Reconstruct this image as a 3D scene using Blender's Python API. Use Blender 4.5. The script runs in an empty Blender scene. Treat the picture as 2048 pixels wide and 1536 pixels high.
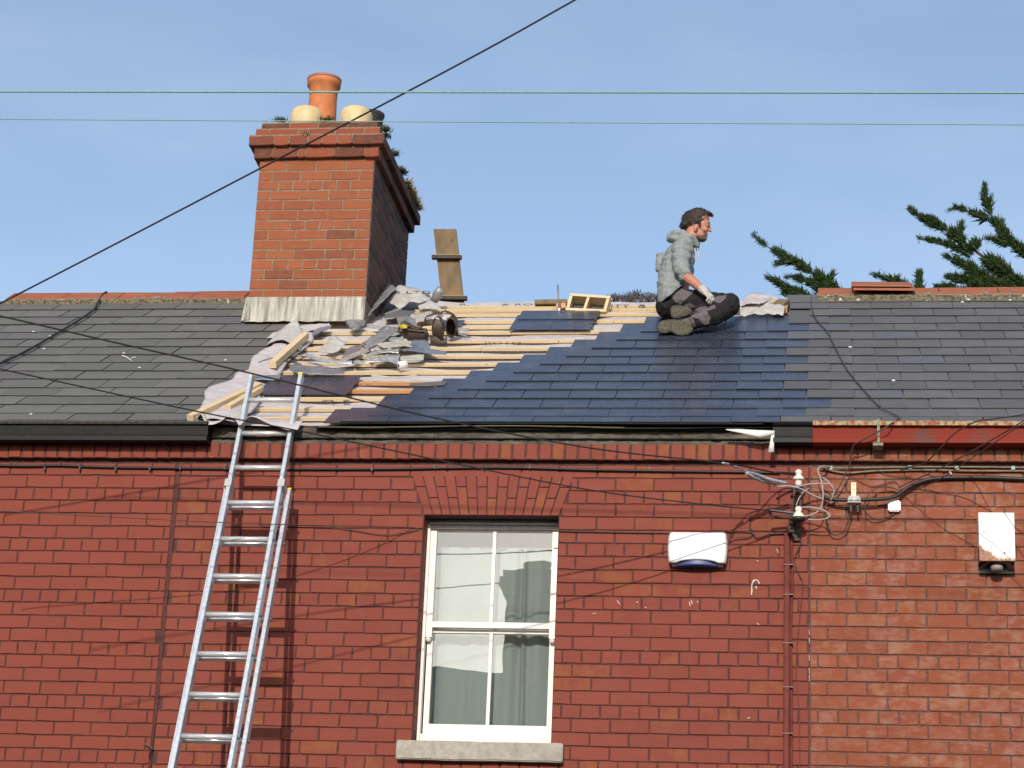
import bpy, bmesh, math, random
from mathutils import Vector, Matrix, noise
from mathutils.bvhtree import BVHTree
random.seed(11)
PI = math.pi
SC = bpy.context.scene
COL = SC.collection

# ------------------------------------------------------------------ camera, sky, sun, exposure
FPX, PITCH, YAW, ROLL = 4408.88, math.radians(17.65443), math.radians(8.08797), math.radians(2.45223)
CAM = Vector((0.0, -12.9, 1.6))
def _cam_rows():
    cy, sy, cp, sp, cr, sr = math.cos(YAW), math.sin(YAW), math.cos(PITCH), math.sin(PITCH), math.cos(ROLL), math.sin(ROLL)
    B = Matrix(((1, 0, 0), (0, 0, -1), (0, 1, 0)))
    Ry = Matrix(((cy, sy, 0), (-sy, cy, 0), (0, 0, 1)))
    R = Matrix(((cr, -sr, 0), (sr, cr, 0), (0, 0, 1)))
    P = Matrix(((1, 0, 0), (0, cp, sp), (0, -sp, cp)))
    return R @ P @ B @ Ry
CM = _cam_rows()
cd = bpy.data.cameras.new('camera'); cam = bpy.data.objects.new('camera', cd); COL.objects.link(cam)
cd.sensor_width = 36.0; cd.lens = FPX / 2048 * 36.0; cd.clip_start = 0.1; cd.clip_end = 3000
right, up, back = CM[0], -CM[1], -CM[2]
cam.matrix_world = Matrix(((right[0], up[0], back[0], CAM[0]), (right[1], up[1], back[1], CAM[1]), (right[2], up[2], back[2], CAM[2]), (0, 0, 0, 1)))
SC.camera = cam

SUN_EL, SUN_AZ = math.radians(24.5), math.radians(-3.0)      # azimuth measured from -Y (street side), negative = towards -X
world = bpy.data.worlds.new('World'); SC.world = world; world.use_nodes = True
wn, wl = world.node_tree.nodes, world.node_tree.links
for n_ in list(wn): wn.remove(n_)
sky = wn.new('ShaderNodeTexSky'); sky.sky_type = 'NISHITA'; sky.sun_disc = False
sky.sun_elevation = SUN_EL; sky.sun_rotation = PI + SUN_AZ
sky.air_density = 1.0; sky.dust_density = 1.3; sky.ozone_density = 1.6; sky.altitude = 20
bg = wn.new('ShaderNodeBackground'); bg.inputs[1].default_value = 0.145
wo = wn.new('ShaderNodeOutputWorld')
tc = wn.new('ShaderNodeTexCoord'); mp = wn.new('ShaderNodeMapping'); mp.inputs['Scale'].default_value = (1.4, 1.4, 4.2); mp.inputs['Rotation'].default_value = (0.2, 0.3, 0.5)
nz = wn.new('ShaderNodeTexNoise'); nz.inputs['Scale'].default_value = 2.6; nz.inputs['Detail'].default_value = 6; nz.inputs['Roughness'].default_value = 0.5
rp = wn.new('ShaderNodeMapRange'); rp.inputs[1].default_value = 0.42; rp.inputs[2].default_value = 0.75; rp.inputs[3].default_value = 0.08; rp.inputs[4].default_value = 0.22
mx = wn.new('ShaderNodeMix'); mx.data_type = 'RGBA'; mx.inputs[7].default_value = (6.2, 6.7, 7.4, 1)
wl.new(tc.outputs['Generated'], mp.inputs[0]); wl.new(mp.outputs[0], nz.inputs[0]); wl.new(nz.outputs[0], rp.inputs[0])
wl.new(rp.outputs[0], mx.inputs[0]); wl.new(sky.outputs[0], mx.inputs[6]); wl.new(mx.outputs[2], bg.inputs[0]); wl.new(bg.outputs[0], wo.inputs[0])

sd = bpy.data.lights.new('sun', 'SUN'); sd.energy = 3.05; sd.angle = math.radians(0.53); sd.color = (1.0, 0.93, 0.83)
so = bpy.data.objects.new('sun', sd); COL.objects.link(so)
sdir = Vector((math.sin(SUN_AZ) * math.cos(SUN_EL), -math.cos(SUN_AZ) * math.cos(SUN_EL), math.sin(SUN_EL)))
so.rotation_euler = sdir.to_track_quat('Z', 'Y').to_euler()
vs = SC.view_settings; vs.view_transform = 'Standard'; vs.look = 'None'; vs.exposure = 0.22; vs.gamma = 1.0; vs.use_curve_mapping = False
SC.cycles.max_bounces = 8; SC.cycles.transparent_max_bounces = 12

# ------------------------------------------------------------------ survey helpers: sight lines of the camera cut with real planes
def ray(px, py):
    return CM.transposed() @ Vector(((px - 1024) / FPX, (py - 768) / FPX, 1.0))
def wallp(px, py, Y=0.0):
    d = ray(px, py); return CAM + d * ((Y - CAM.y) / d.y)
def diagp(px, py, a, b):                      # vertical plane Y = a + b X
    d = ray(px, py); return CAM + d * ((a - CAM.y + b * CAM.x) / (d.y - b * d.x))
AL = math.radians(31.64); CA, SA = math.cos(AL), math.sin(AL)
R0 = Vector((0, -0.08, 5.48)); RN = Vector((0, -SA, CA))
def RP(x, s, h=0.0):                          # point on the front roof slope: along X, up the slope, off the slope
    return Vector((x, R0.y + s * CA - h * SA, R0.z + s * SA + h * CA))
def roofp(px, py, h=0.0):
    d = ray(px, py); q = R0 + RN * h
    return CAM + d * ((q - CAM).dot(RN) / d.dot(RN))
def roofxs(px, py, h=0.0):
    p = roofp(px, py, h); v = p - R0
    return p.x, v.y * CA + v.z * SA

# ------------------------------------------------------------------ mesh helpers
class MB:
    def __init__(self): self.v = []; self.f = []; self.m = []
    def quad(self, pts, m=0):
        b = len(self.v); self.v += [tuple(p) for p in pts]; self.f.append(tuple(range(b, b + len(pts)))); self.m.append(m)
    def box(self, x0, x1, y0, y1, z0, z1, m=0, M=None):
        b = len(self.v)
        c = [Vector((x, y, z)) for z in (z0, z1) for y in (y0, y1) for x in (x0, x1)]
        if M is not None: c = [M @ p for p in c]
        self.v += [tuple(p) for p in c]
        for q in ((0, 2, 3, 1), (4, 5, 7, 6), (0, 1, 5, 4), (2, 6, 7, 3), (0, 4, 6, 2), (1, 3, 7, 5)):
            self.f.append(tuple(b + i for i in q)); self.m.append(m)
    def hexa(self, c, m=0):                    # eight corners, order as box
        b = len(self.v); self.v += [tuple(p) for p in c]
        for q in ((0, 2, 3, 1), (4, 5, 7, 6), (0, 1, 5, 4), (2, 6, 7, 3), (0, 4, 6, 2), (1, 3, 7, 5)):
            self.f.append(tuple(b + i for i in q)); self.m.append(m)
    def beam(self, a, b_, w, t, upv=(0, 0, 1), m=0):   # bar from a to b, w across, t along upv
        a, b_ = Vector(a), Vector(b_); d = (b_ - a).normalized(); u = Vector(upv); u = (u - d * u.dot(d)).normalized(); s = d.cross(u)
        c = [p + s * sx * w / 2 + u * sz * t / 2 for sz in (-1, 1) for sx in (-1, 1) for p in (a, b_)]
        self.hexa([c[0], c[1], c[2], c[3], c[4], c[5], c[6], c[7]], m)
    def tube(self, pts, r, n=6, m=0, cap=True):
        pts = [Vector(p) for p in pts]; base = len(self.v); prev = None
        rs = r if isinstance(r, (list, tuple)) else [r] * len(pts)
        for i, p in enumerate(pts):
            t = (pts[min(i + 1, len(pts) - 1)] - pts[max(i - 1, 0)])
            if t.length < 1e-9: t = Vector((0, 0, 1))
            t.normalize()
            if prev is None:
                a = Vector((0, 0, 1)) if abs(t.z) < 0.9 else Vector((1, 0, 0)); u = t.cross(a).normalized()
            else:
                u = (prev - t * prev.dot(t)); u = u.normalized() if u.length > 1e-6 else t.orthogonal().normalized()
            prev = u; w = t.cross(u)
            for k in range(n):
                an = 2 * PI * k / n; self.v.append(tuple(p + (u * math.cos(an) + w * math.sin(an)) * rs[i]))
        for i in range(len(pts) - 1):
            for k in range(n):
                a0 = base + i * n + k; a1 = base + i * n + (k + 1) % n
                self.f.append((a0, a1, a1 + n, a0 + n)); self.m.append(m)
        if cap:
            self.f.append(tuple(base + k for k in reversed(range(n)))); self.m.append(m)
            e = base + (len(pts) - 1) * n; self.f.append(tuple(e + k for k in range(n))); self.m.append(m)
    def lathe(self, prof, c, axis=(0, 0, 1), n=24, m=0):
        ax = Vector(axis).normalized(); u = ax.orthogonal().normalized(); w = ax.cross(u); c = Vector(c); base = len(self.v)
        for r, z in prof:
            for k in range(n):
                an = 2 * PI * k / n; self.v.append(tuple(c + ax * z + (u * math.cos(an) + w * math.sin(an)) * max(r, 1e-4)))
        for i in range(len(prof) - 1):
            for k in range(n):
                a0 = base + i * n + k; a1 = base + i * n + (k + 1) % n
                self.f.append((a0, a1, a1 + n, a0 + n)); self.m.append(m)
    def extrude_x(self, prof, x0, x1, m=0):    # closed profile (y,z)
        b = len(self.v); n = len(prof)
        self.v += [(x0, y, z) for y, z in prof] + [(x1, y, z) for y, z in prof]
        for i in range(n):
            j = (i + 1) % n; self.f.append((b + i, b + j, b + n + j, b + n + i)); self.m.append(m)
        self.f.append(tuple(b + i for i in reversed(range(n)))); self.m.append(m)
        self.f.append(tuple(b + n + i for i in range(n))); self.m.append(m)
    def mesh(self, name, mats):
        me = bpy.data.meshes.new(name); me.from_pydata(self.v, [], self.f)
        for mt in (mats if isinstance(mats, (list, tuple)) else [mats]): me.materials.append(mt)
        if any(self.m): me.polygons.foreach_set('material_index', self.m)
        bm = bmesh.new(); bm.from_mesh(me); bmesh.ops.recalc_face_normals(bm, faces=bm.faces); bm.to_mesh(me); bm.free()
        me.update(); return me
    def build(self, name, mats, parent=None, smooth=False):
        me = self.mesh(name, mats)
        if smooth: me.polygons.foreach_set('use_smooth', [True] * len(me.polygons))
        return link(name, me, parent)
def link(name, data, parent=None):
    o = bpy.data.objects.new(name, data); COL.objects.link(o)
    if parent is not None: o.parent = parent
    return o
def tag(o, label, cat, group=None, kind=None):
    o['label'] = label; o['category'] = cat
    if group: o['group'] = group
    if kind: o['kind'] = kind
    return o
def thing(name, label, cat, group=None, parent=None):
    return tag(link(name, None), label, cat, group)
def struct(o): o['kind'] = 'structure'; return o
def smooth_path(pts, sub=6):
    pts = [Vector(p) for p in pts]; out = []
    for i in range(len(pts) - 1):
        p0, p1, p2, p3 = pts[max(i - 1, 0)], pts[i], pts[i + 1], pts[min(i + 2, len(pts) - 1)]
        for k in range(sub):
            t = k / sub
            out.append(0.5 * ((2 * p1) + (p2 - p0) * t + (2 * p0 - 5 * p1 + 4 * p2 - p3) * t * t + (3 * p1 - p0 - 3 * p2 + p3) * t ** 3))
    out.append(pts[-1]); return out

# ------------------------------------------------------------------ materials
class NT:
    def __init__(self, name):
        self.mat = bpy.data.materials.new(name); self.mat.use_nodes = True
        self.n, self.l = self.mat.node_tree.nodes, self.mat.node_tree.links
        self.b = self.n['Principled BSDF']; self.out = self.n['Material Output']
        self.geo = self.n.new('ShaderNodeNewGeometry')
    def set(self, **k):
        for a, v in k.items(): self.b.inputs[a.replace('_', ' ')].default_value = v
        return self
    def noise(self, scale, detail=3, rough=0.5, sc=(1, 1, 1), coord=None):
        m = self.n.new('ShaderNodeMapping'); m.inputs['Scale'].default_value = sc
        self.l.new(coord or self.geo.outputs['Position'], m.inputs[0])
        t = self.n.new('ShaderNodeTexNoise'); t.inputs['Scale'].default_value = scale; t.inputs['Detail'].default_value = detail; t.inputs['Roughness'].default_value = rough
        self.l.new(m.outputs[0], t.inputs[0]); return t.outputs[0]
    def rng(self, s, a, b, c=0.0, d=1.0):
        m = self.n.new('ShaderNodeMapRange'); m.inputs[1].default_value = a; m.inputs[2].default_value = b; m.inputs[3].default_value = c; m.inputs[4].default_value = d
        self.l.new(s, m.inputs[0]); return m.outputs[0]
    def math(self, op, a, b):
        m = self.n.new('ShaderNodeMath'); m.operation = op
        for i, x in enumerate((a, b)):
            if isinstance(x, (int, float)): m.inputs[i].default_value = x
            else: self.l.new(x, m.inputs[i])
        return m.outputs[0]
    def rand(self):
        oi = self.n.new('ShaderNodeObjectInfo')
        s = self.math('ADD', oi.outputs['Random'], self.geo.outputs['Random Per Island']); return self.math('FRACT', s, 0)
    def mix(self, f, a, b):
        m = self.n.new('ShaderNodeMix'); m.data_type = 'RGBA'
        for i, x in ((0, f), (6, a), (7, b)):
            if isinstance(x, (int, float)): m.inputs[i].default_value = x
            elif isinstance(x, tuple): m.inputs[i].default_value = (x + (1,))[:4]
            else: self.l.new(x, m.inputs[i])
        return m.outputs[2]
    def ramp(self, s, stops):
        r = self.n.new('ShaderNodeValToRGB'); e = r.color_ramp.elements
        while len(e) < len(stops): e.new(0.5)
        for i, (p, c) in enumerate(stops): e[i].position = p; e[i].color = c + (1,)
        self.l.new(s, r.inputs[0]); return r.outputs[0]
    def col(self, s): self.l.new(s, self.b.inputs['Base Color']); return self
    def rough(self, s): self.l.new(s, self.b.inputs['Roughness']); return self
    def bump(self, s, strength=0.3, dist=0.01):
        b = self.n.new('ShaderNodeBump'); b.inputs['Strength'].default_value = strength; b.inputs['Distance'].default_value = dist
        self.l.new(s, b.inputs['Height']); self.l.new(b.outputs[0], self.b.inputs['Normal']); return self
def simple(name, c, rough=0.6, metal=0.0, var=0.0, scale=30, bump=0.0, bs=200, spec=0.5):
    t = NT(name); t.set(Base_Color=c + (1,), Roughness=rough, Metallic=metal); t.b.inputs['Specular IOR Level'].default_value = spec
    if var:
        n = t.noise(scale, 4); t.col(t.mix(t.rng(n, 0.3, 0.7), tuple(x * (1 - var) for x in c), tuple(min(1, x * (1 + var)) for x in c)))
    if bump: t.bump(t.noise(bs, 3), bump, 0.004)
    return t.mat
def brick_mat(name, base, alt, alt_from, pale, pale_amt, dark=(0.10, 0.05, 0.04), dark_from=2.0, rough=0.75, specks=0.0, vary=0.12):
    t = NT(name); r = t.rand()
    c = t.mix(t.rng(r, 0, 1), tuple(x * (1 - vary) for x in base), tuple(x * (1 + vary) for x in base))
    c = t.mix(t.rng(t.noise(1.3, 4, 0.6), 0.35, 0.7, 0, 0.28), c, tuple(x * q for x, q in zip(base, (0.82, 0.9, 0.95))))
    r2 = t.math('FRACT', t.math('MULTIPLY', r, 7.31), 0)
    n1 = t.noise(9, 4, 0.6); n2 = t.noise(26, 4, 0.6, (0.6, 1, 1.5)); n3 = t.noise(3.2, 4, 0.6)
    f = t.math('MULTIPLY', t.rng(r2, alt_from, min(alt_from + 0.06, 1.01)), t.rng(n1, 0.42, 0.62))
    f = t.math('MAXIMUM', f, t.math('MULTIPLY', t.rng(n1, 0.60, 0.72), t.rng(n3, 0.45, 0.6, 0, 0.75)))
    c = t.mix(f, c, alt)
    if pale_amt:
        p = t.math('MULTIPLY', t.math('MULTIPLY', t.rng(t.math('ADD', t.math('MULTIPLY', n2, 0.45), t.math('MULTIPLY', n1, 0.55)), 0.46, 0.60), t.rng(t.math('ADD', t.noise(1.7, 3), t.math('MULTIPLY', r2, 0.25)), 0.42, 0.72, 0.25, 1.0)), pale_amt)
        c = t.mix(p, c, pale)
    if dark_from < 1:
        r3 = t.math('FRACT', t.math('MULTIPLY', r, 13.7), 0)
        c = t.mix(t.math('MULTIPLY', t.rng(r3, dark_from, dark_from + 0.1), t.rng(n2, 0.3, 0.7, 0.3, 1)), c, dark)
        c = t.mix(t.rng(t.noise(55, 3), 0.62, 0.75, 0, 0.5), c, dark)
    fine = t.noise(140, 3); c = t.mix(t.rng(fine, 0.3, 0.75, 0, 0.22), c, tuple(x * 0.55 for x in base))
    if specks: c = t.mix(t.rng(t.noise(37, 2), 0.765, 0.80, 0, specks), c, (0.55, 0.5, 0.46))
    t.col(c); t.set(Roughness=rough); t.b.inputs['Specular IOR Level'].default_value = 0.15
    t.bump(t.noise(120, 4), 0.35, 0.004); return t.mat
def slate_mat(name, base, var, rough, tint=None, lichen=0.0, spec=0.5, edge=None):
    t = NT(name); r = t.rand()
    c = t.mix(r, tuple(x * (1 - var) for x in base), tuple(x * (1 + var) for x in base))
    if tint: c = t.mix(t.rng(t.math('FRACT', t.math('MULTIPLY', r, 5.7), 0), 0.90, 0.97, 0, 0.6), c, tint)
    c = t.mix(t.rng(t.noise(18, 5, 0.6), 0.35, 0.7, 0, 0.3), c, tuple(x * 0.7 for x in base))
    c = t.mix(t.rng(t.noise(130, 3), 0.4, 0.75, 0, 0.12), c, tuple(min(1, x * 1.4) for x in base))
    if lichen: c = t.mix(t.rng(t.noise(46, 3), 0.70, 0.76, 0, lichen), c, (0.42, 0.41, 0.34))
    t.col(c); t.rough(t.rng(t.noise(40, 4), 0.3, 0.7, rough - 0.06, rough + 0.08)); t.b.inputs['Specular IOR Level'].default_value = spec
    c = t.mix(t.rng(t.noise(5, 4, 0.6), 0.5, 0.72, 0, 0.16), c, (0.22, 0.215, 0.2)); t.col(c)
    if rough > 0.5: t.bump(t.noise(34, 3, 0.5), 0.06, 0.002)
    return t.mat
def wood_mat(name, base, dark, grain=(2.5, 60, 60), knots=True, rough=0.65):
    t = NT(name); r = t.rand(); co = t.n.new('ShaderNodeTexCoord')
    g = t.noise(1.6, 5, 0.6, grain, t.geo.outputs['Position'])
    c = t.mix(t.rng(g, 0.38, 0.66, 0, 0.55), base, dark); c = t.mix(t.rng(r, 0, 1, 0, 0.22), c, tuple(x * 0.8 for x in base))
    if knots: c = t.mix(t.rng(t.noise(13, 2), 0.70, 0.76, 0, 0.55), c, tuple(x * 0.45 for x in dark))
    t.col(c); t.set(Roughness=rough); t.bump(g, 0.15, 0.002); return t.mat
MAT = {}
MAT['brick_left'] = brick_mat('red_painted_brick', (0.232, 0.057, 0.037), (0.25, 0.068, 0.034), 0.96, (0.3, 0.1, 0.08), 0.0, specks=0.25, vary=0.05)
MAT['brick_mid'] = brick_mat('faded_red_painted_brick', (0.230, 0.058, 0.039), (0.255, 0.082, 0.030), 0.80, (0.25, 0.095, 0.075), 0.22, specks=0.45, vary=0.07)
MAT['brick_right'] = brick_mat('bare_red_brick', (0.250, 0.071, 0.037), (0.265, 0.094, 0.030), 0.80, (0.315, 0.158, 0.118), 0.9, specks=0.2)
MAT['brick_chim'] = brick_mat('orange_chimney_brick', (0.270, 0.082, 0.040), (0.255, 0.09, 0.038), 0.8, (0.38, 0.15, 0.095), 0.2, dark=(0.085, 0.042, 0.032), dark_from=0.885)
MAT['brick_side'] = brick_mat('shaded_brown_chimney_brick', (0.115, 0.052, 0.042), (0.10, 0.05, 0.04), 0.7, (0.12, 0.06, 0.05), 0.1, dark=(0.03, 0.022, 0.02), dark_from=0.6)  # right chimney side: its shade put into a darker mauve-brown brick colour
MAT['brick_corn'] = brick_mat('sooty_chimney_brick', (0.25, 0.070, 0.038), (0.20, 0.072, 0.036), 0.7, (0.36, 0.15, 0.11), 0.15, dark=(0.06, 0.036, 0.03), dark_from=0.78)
def mortar_mat(name, c, c2):
    t = NT(name); t.col(t.mix(t.rng(t.noise(40, 4), 0.35, 0.65), c, c2)); t.set(Roughness=0.9); t.bump(t.noise(200, 3), 0.5, 0.004); return t.mat
MAT['mortar_red'] = mortar_mat('dark_red_pointing', (0.058, 0.024, 0.021), (0.10, 0.036, 0.031))
MAT['mortar_right'] = mortar_mat('brown_grey_pointing', (0.085, 0.048, 0.04), (0.13, 0.075, 0.06))
MAT['mortar_chim'] = mortar_mat('pale_lime_mortar', (0.17, 0.125, 0.085), (0.25, 0.19, 0.13))
MAT['slate_old'] = slate_mat('old_grey_slate', (0.122, 0.117, 0.104), 0.16, 0.62, tint=(0.10, 0.082, 0.10), lichen=0.4, spec=0.35)
MAT['slate_new'] = slate_mat('new_blue_black_slate', (0.033, 0.043, 0.071), 0.07, 0.29, spec=0.6)
MAT['slate_right'] = slate_mat('weathered_fibre_slate', (0.102, 0.100, 0.102), 0.13, 0.60, tint=(0.105, 0.11, 0.135), lichen=0.15, spec=0.35)
MAT['slate_edge'] = simple('dark_slate_edge', (0.026, 0.026, 0.026), 0.85)
MAT['batten'] = wood_mat('new_pine_batten', (0.64, 0.50, 0.31), (0.52, 0.35, 0.17))
MAT['batten_orange'] = wood_mat('treated_orange_batten', (0.55, 0.29, 0.12), (0.42, 0.18, 0.06))
MAT['plank'] = wood_mat('stained_old_plank', (0.20, 0.135, 0.07), (0.06, 0.038, 0.022), (11, 11, 4.5), True, 0.8)
MAT['plank_edge'] = simple('dark_plank_edge', (0.055, 0.04, 0.03), 0.8, var=0.4, scale=60)
def sheet_mat(name, c, c2, rough, metal=0.0, sc=14, bump=0.35, bsc=45):
    t = NT(name); n = t.noise(sc, 5, 0.6); t.col(t.mix(t.rng(n, 0.3, 0.7), c, c2)); t.set(Metallic=metal); t.rough(t.rng(t.noise(sc * 2, 3), 0.3, 0.7, rough - 0.08, rough + 0.12))
    t.bump(t.noise(bsc, 4), bump, 0.006); return t.mat
MAT['underlay'] = sheet_mat('grey_lilac_roof_underlay', (0.40, 0.36, 0.36), (0.52, 0.475, 0.47), 0.55)
MAT['underlay_back'] = sheet_mat('dusty_grey_underlay', (0.34, 0.325, 0.305), (0.47, 0.45, 0.42), 0.7)
MAT['lead'] = sheet_mat('scuffed_grey_lead', (0.17, 0.175, 0.18), (0.36, 0.36, 0.355), 0.46, 0.35, 22)
MAT['lead_bright'] = sheet_mat('bright_scraped_lead', (0.36, 0.36, 0.36), (0.66, 0.65, 0.62), 0.34, 0.55, 24)
MAT['lead_blue'] = sheet_mat('smooth_blue_grey_lead', (0.20, 0.235, 0.285), (0.30, 0.33, 0.37), 0.32, 0.5, 9, 0.2, 20)
MAT['lead_tan'] = sheet_mat('dusty_tan_lead', (0.30, 0.28, 0.24), (0.46, 0.43, 0.37), 0.65, 0.05, 18)
t = NT('lime_streaked_lead_apron'); n = t.noise(5, 5, 0.6, (4.2, 1, 0.45)); n2 = t.noise(24, 4)
c = t.mix(t.rng(n, 0.36, 0.62), (0.155, 0.15, 0.135), (0.50, 0.475, 0.40)); c = t.mix(t.rng(n2, 0.5, 0.75, 0, 0.45), c, (0.26, 0.235, 0.13)); t.col(c); t.set(Roughness=0.75); t.bump(n2, 0.3, 0.006); MAT['apron'] = t.mat
t = NT('crumbling_wallhead_mortar'); n = t.noise(7, 6, 0.65, (1, 1, 1.6)); n2 = t.noise(30, 5, 0.7)
c = t.mix(t.rng(n, 0.35, 0.66), (0.055, 0.046, 0.036), (0.17, 0.143, 0.108)); c = t.mix(t.rng(n2, 0.55, 0.75, 0, 0.8), c, (0.045, 0.038, 0.03)); c = t.mix(t.rng(t.noise(11, 4), 0.62, 0.7, 0, 0.7), c, (0.20, 0.085, 0.04)); t.col(c); t.set(Roughness=0.95); t.bump(n2, 0.9, 0.02); MAT['wallhead'] = t.mat
MAT['gutter_black'] = simple('black_painted_gutter', (0.007, 0.007, 0.007), 0.5, var=0.4, scale=20, bump=0.2, bs=40, spec=0.2)
t = NT('red_painted_gutter'); n = t.noise(5, 5, 0.6); c = t.mix(t.rng(n, 0.5, 0.68), (0.20, 0.024, 0.012), (0.12, 0.050, 0.038)); t.col(c); t.set(Roughness=0.6); t.b.inputs['Specular IOR Level'].default_value = 0.15; MAT['gutter_red'] = t.mat
t = NT('lichen_on_gutter_lip'); n = t.noise(38, 4); c = t.mix(t.rng(n, 0.42, 0.6), (0.30, 0.075, 0.04), (0.36, 0.31, 0.17)); t.col(c); t.set(Roughness=0.9); t.bump(n, 0.8, 0.01); MAT['lip_lichen'] = t.mat
MAT['black_gap'] = simple('black_felt', (0.010, 0.009, 0.008), 0.8, var=0.4, scale=40)
t = NT('orange_ridge_tile'); n = t.noise(9, 5, 0.6, (1, 1, 2)); c = t.mix(t.rng(n, 0.35, 0.7), (0.31, 0.090, 0.038), (0.21, 0.072, 0.038)); c = t.mix(t.rng(t.noise(45, 4), 0.6, 0.72, 0, 0.55), c, (0.16, 0.10, 0.06)); t.col(c); t.set(Roughness=0.8); t.bump(n, 0.2, 0.01); MAT['ridge'] = t.mat
t = NT('lichen_ridge_mortar'); n = t.noise(42, 4); c = t.mix(t.rng(n, 0.35, 0.6), (0.10, 0.088, 0.058), (0.26, 0.225, 0.155)); c = t.mix(t.rng(t.noise(17, 3), 0.66, 0.72), c, (0.72, 0.70, 0.62)); t.col(c); t.set(Roughness=0.95); t.bump(n, 1.0, 0.012); MAT['ridge_mortar'] = t.mat
MAT['terracotta'] = simple('terracotta_pot', (0.47, 0.155, 0.055), 0.75, var=0.14, scale=18, bump=0.15)
MAT['pot_rim'] = simple('dull_red_pot_rim', (0.30, 0.115, 0.085), 0.6, var=0.2, scale=30)
MAT['pot_cream'] = simple('cream_glazed_pot', (0.56, 0.44, 0.235), 0.6, var=0.14, scale=14, bump=0.12)
MAT['dark_pot'] = simple('sooty_dark_pot', (0.03, 0.028, 0.027), 0.7, var=0.3)
MAT['moss'] = simple('dark_moss', (0.050, 0.062, 0.018), 0.95, var=0.5, scale=60)
MAT['moss_dry'] = simple('dry_straw_moss', (0.26, 0.20, 0.09), 0.95, var=0.4, scale=60)
t = NT('white_gloss_window_paint'); c = t.mix(t.rng(t.noise(30, 4), 0.6, 0.75, 0, 0.35), (0.74, 0.68, 0.62), (0.52, 0.45, 0.38)); t.col(c); t.set(Roughness=0.4); MAT['paint_white'] = t.mat
MAT['paint_grey'] = simple('grey_head_board', (0.40, 0.37, 0.34), 0.6, var=0.15)  # head board and staff bead: plain grey, darker than the window paint
t = NT('weathered_stone_sill'); n = t.noise(25, 6, 0.7); n2 = t.noise(6, 4); c = t.mix(t.rng(n, 0.3, 0.7), (0.30, 0.27, 0.22), (0.47, 0.43, 0.36)); c = t.mix(t.rng(n2, 0.5, 0.75, 0, 0.5), c, (0.20, 0.175, 0.14)); t.col(c); t.set(Roughness=0.95); t.bump(n, 0.7, 0.01); MAT['sill'] = t.mat
def glass_mat():
    t = NT('window_glass'); t.n.remove(t.b)
    g = t.n.new('ShaderNodeBsdfGlossy'); g.inputs['Roughness'].default_value = 0.0; g.inputs['Color'].default_value = (1, 1, 1, 1)
    tr = t.n.new('ShaderNodeBsdfTransparent'); tr.inputs[0].default_value = (0.93, 0.96, 0.95, 1); fr = t.n.new('ShaderNodeFresnel'); fr.inputs[0].default_value = 1.55
    m = t.n.new('ShaderNodeMixShader'); t.l.new(t.math('MINIMUM', t.math('MULTIPLY', fr.outputs[0], 2.4), 1.0), m.inputs[0]); t.l.new(tr.outputs[0], m.inputs[1]); t.l.new(g.outputs[0], m.inputs[2]); t.l.new(m.outputs[0], t.out.inputs[0])
    b = t.n.new('ShaderNodeBump'); b.inputs['Strength'].default_value = 0.03; b.inputs['Distance'].default_value = 0.02; t.l.new(t.noise(2.2, 2), b.inputs['Height']); t.l.new(b.outputs[0], g.inputs['Normal'])
    return t.mat
MAT['glass'] = glass_mat()
def net_mat():
    t = NT('white_net_curtain'); t.n.remove(t.b)
    d = t.n.new('ShaderNodeBsdfDiffuse'); d.inputs[0].default_value = (0.70, 0.75, 0.74, 1); tl = t.n.new('ShaderNodeBsdfTranslucent'); tl.inputs[0].default_value = (0.4, 0.42, 0.4, 1)
    tr = t.n.new('ShaderNodeBsdfTransparent'); a = t.n.new('ShaderNodeMixShader'); a.inputs[0].default_value = 0.3; t.l.new(d.outputs[0], a.inputs[1]); t.l.new(tl.outputs[0], a.inputs[2])
    m = t.n.new('ShaderNodeMixShader'); m.inputs[0].default_value = 0.36; t.l.new(a.outputs[0], m.inputs[1]); t.l.new(tr.outputs[0], m.inputs[2]); t.l.new(m.outputs[0], t.out.inputs[0]); return t.mat
MAT['net'] = net_mat()
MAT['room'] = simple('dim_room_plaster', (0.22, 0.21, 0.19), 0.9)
MAT['aluminium'] = sheet_mat('ladder_aluminium', (0.50, 0.54, 0.58), (0.58, 0.62, 0.66), 0.42, 0.55, 30, 0.06, 60)
MAT['rung'] = simple('worn_shiny_rung', (0.80, 0.79, 0.77), 0.24, 0.55)
MAT['yellow'] = simple('yellow_plastic_cap', (0.62, 0.50, 0.03), 0.5)
MAT['steel_dark'] = simple('dull_bolt_steel', (0.16, 0.15, 0.145), 0.5, 0.6, var=0.3)
MAT['plastic_white'] = simple('white_alarm_plastic', (0.80, 0.80, 0.80), 0.35)
MAT['plastic_blue'] = simple('blue_lens', (0.02, 0.035, 0.16), 0.3)
MAT['plastic_tan'] = simple('tan_lower_lip', (0.45, 0.36, 0.30), 0.5)  # tan plastic of the alarm back plate
t = NT('rusting_white_metal')
pos = t.geo.outputs['Position']; sx = t.n.new('ShaderNodeSeparateXYZ'); t.l.new(pos, sx.inputs[0])
dx = t.rng(sx.outputs[0], 0.965, 1.09, 1.0, 0.0); dz = t.rng(sx.outputs[2], 4.615, 4.735, 1.0, 0.0)
n = t.noise(34, 5, 0.65)
corner = t.math('ADD', t.math('MULTIPLY', dx, 0.8), dz)
m1 = t.rng(t.math('ADD', corner, t.math('MULTIPLY', n, 0.55)), 1.12, 1.22)
low = t.math('MULTIPLY', t.rng(sx.outputs[2], 4.622, 4.655, 1.0, 0.0), t.rng(n, 0.35, 0.6))
spot = t.rng(t.noise(27, 2, 0.5), 0.73, 0.76, 0, 0.0)
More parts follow.
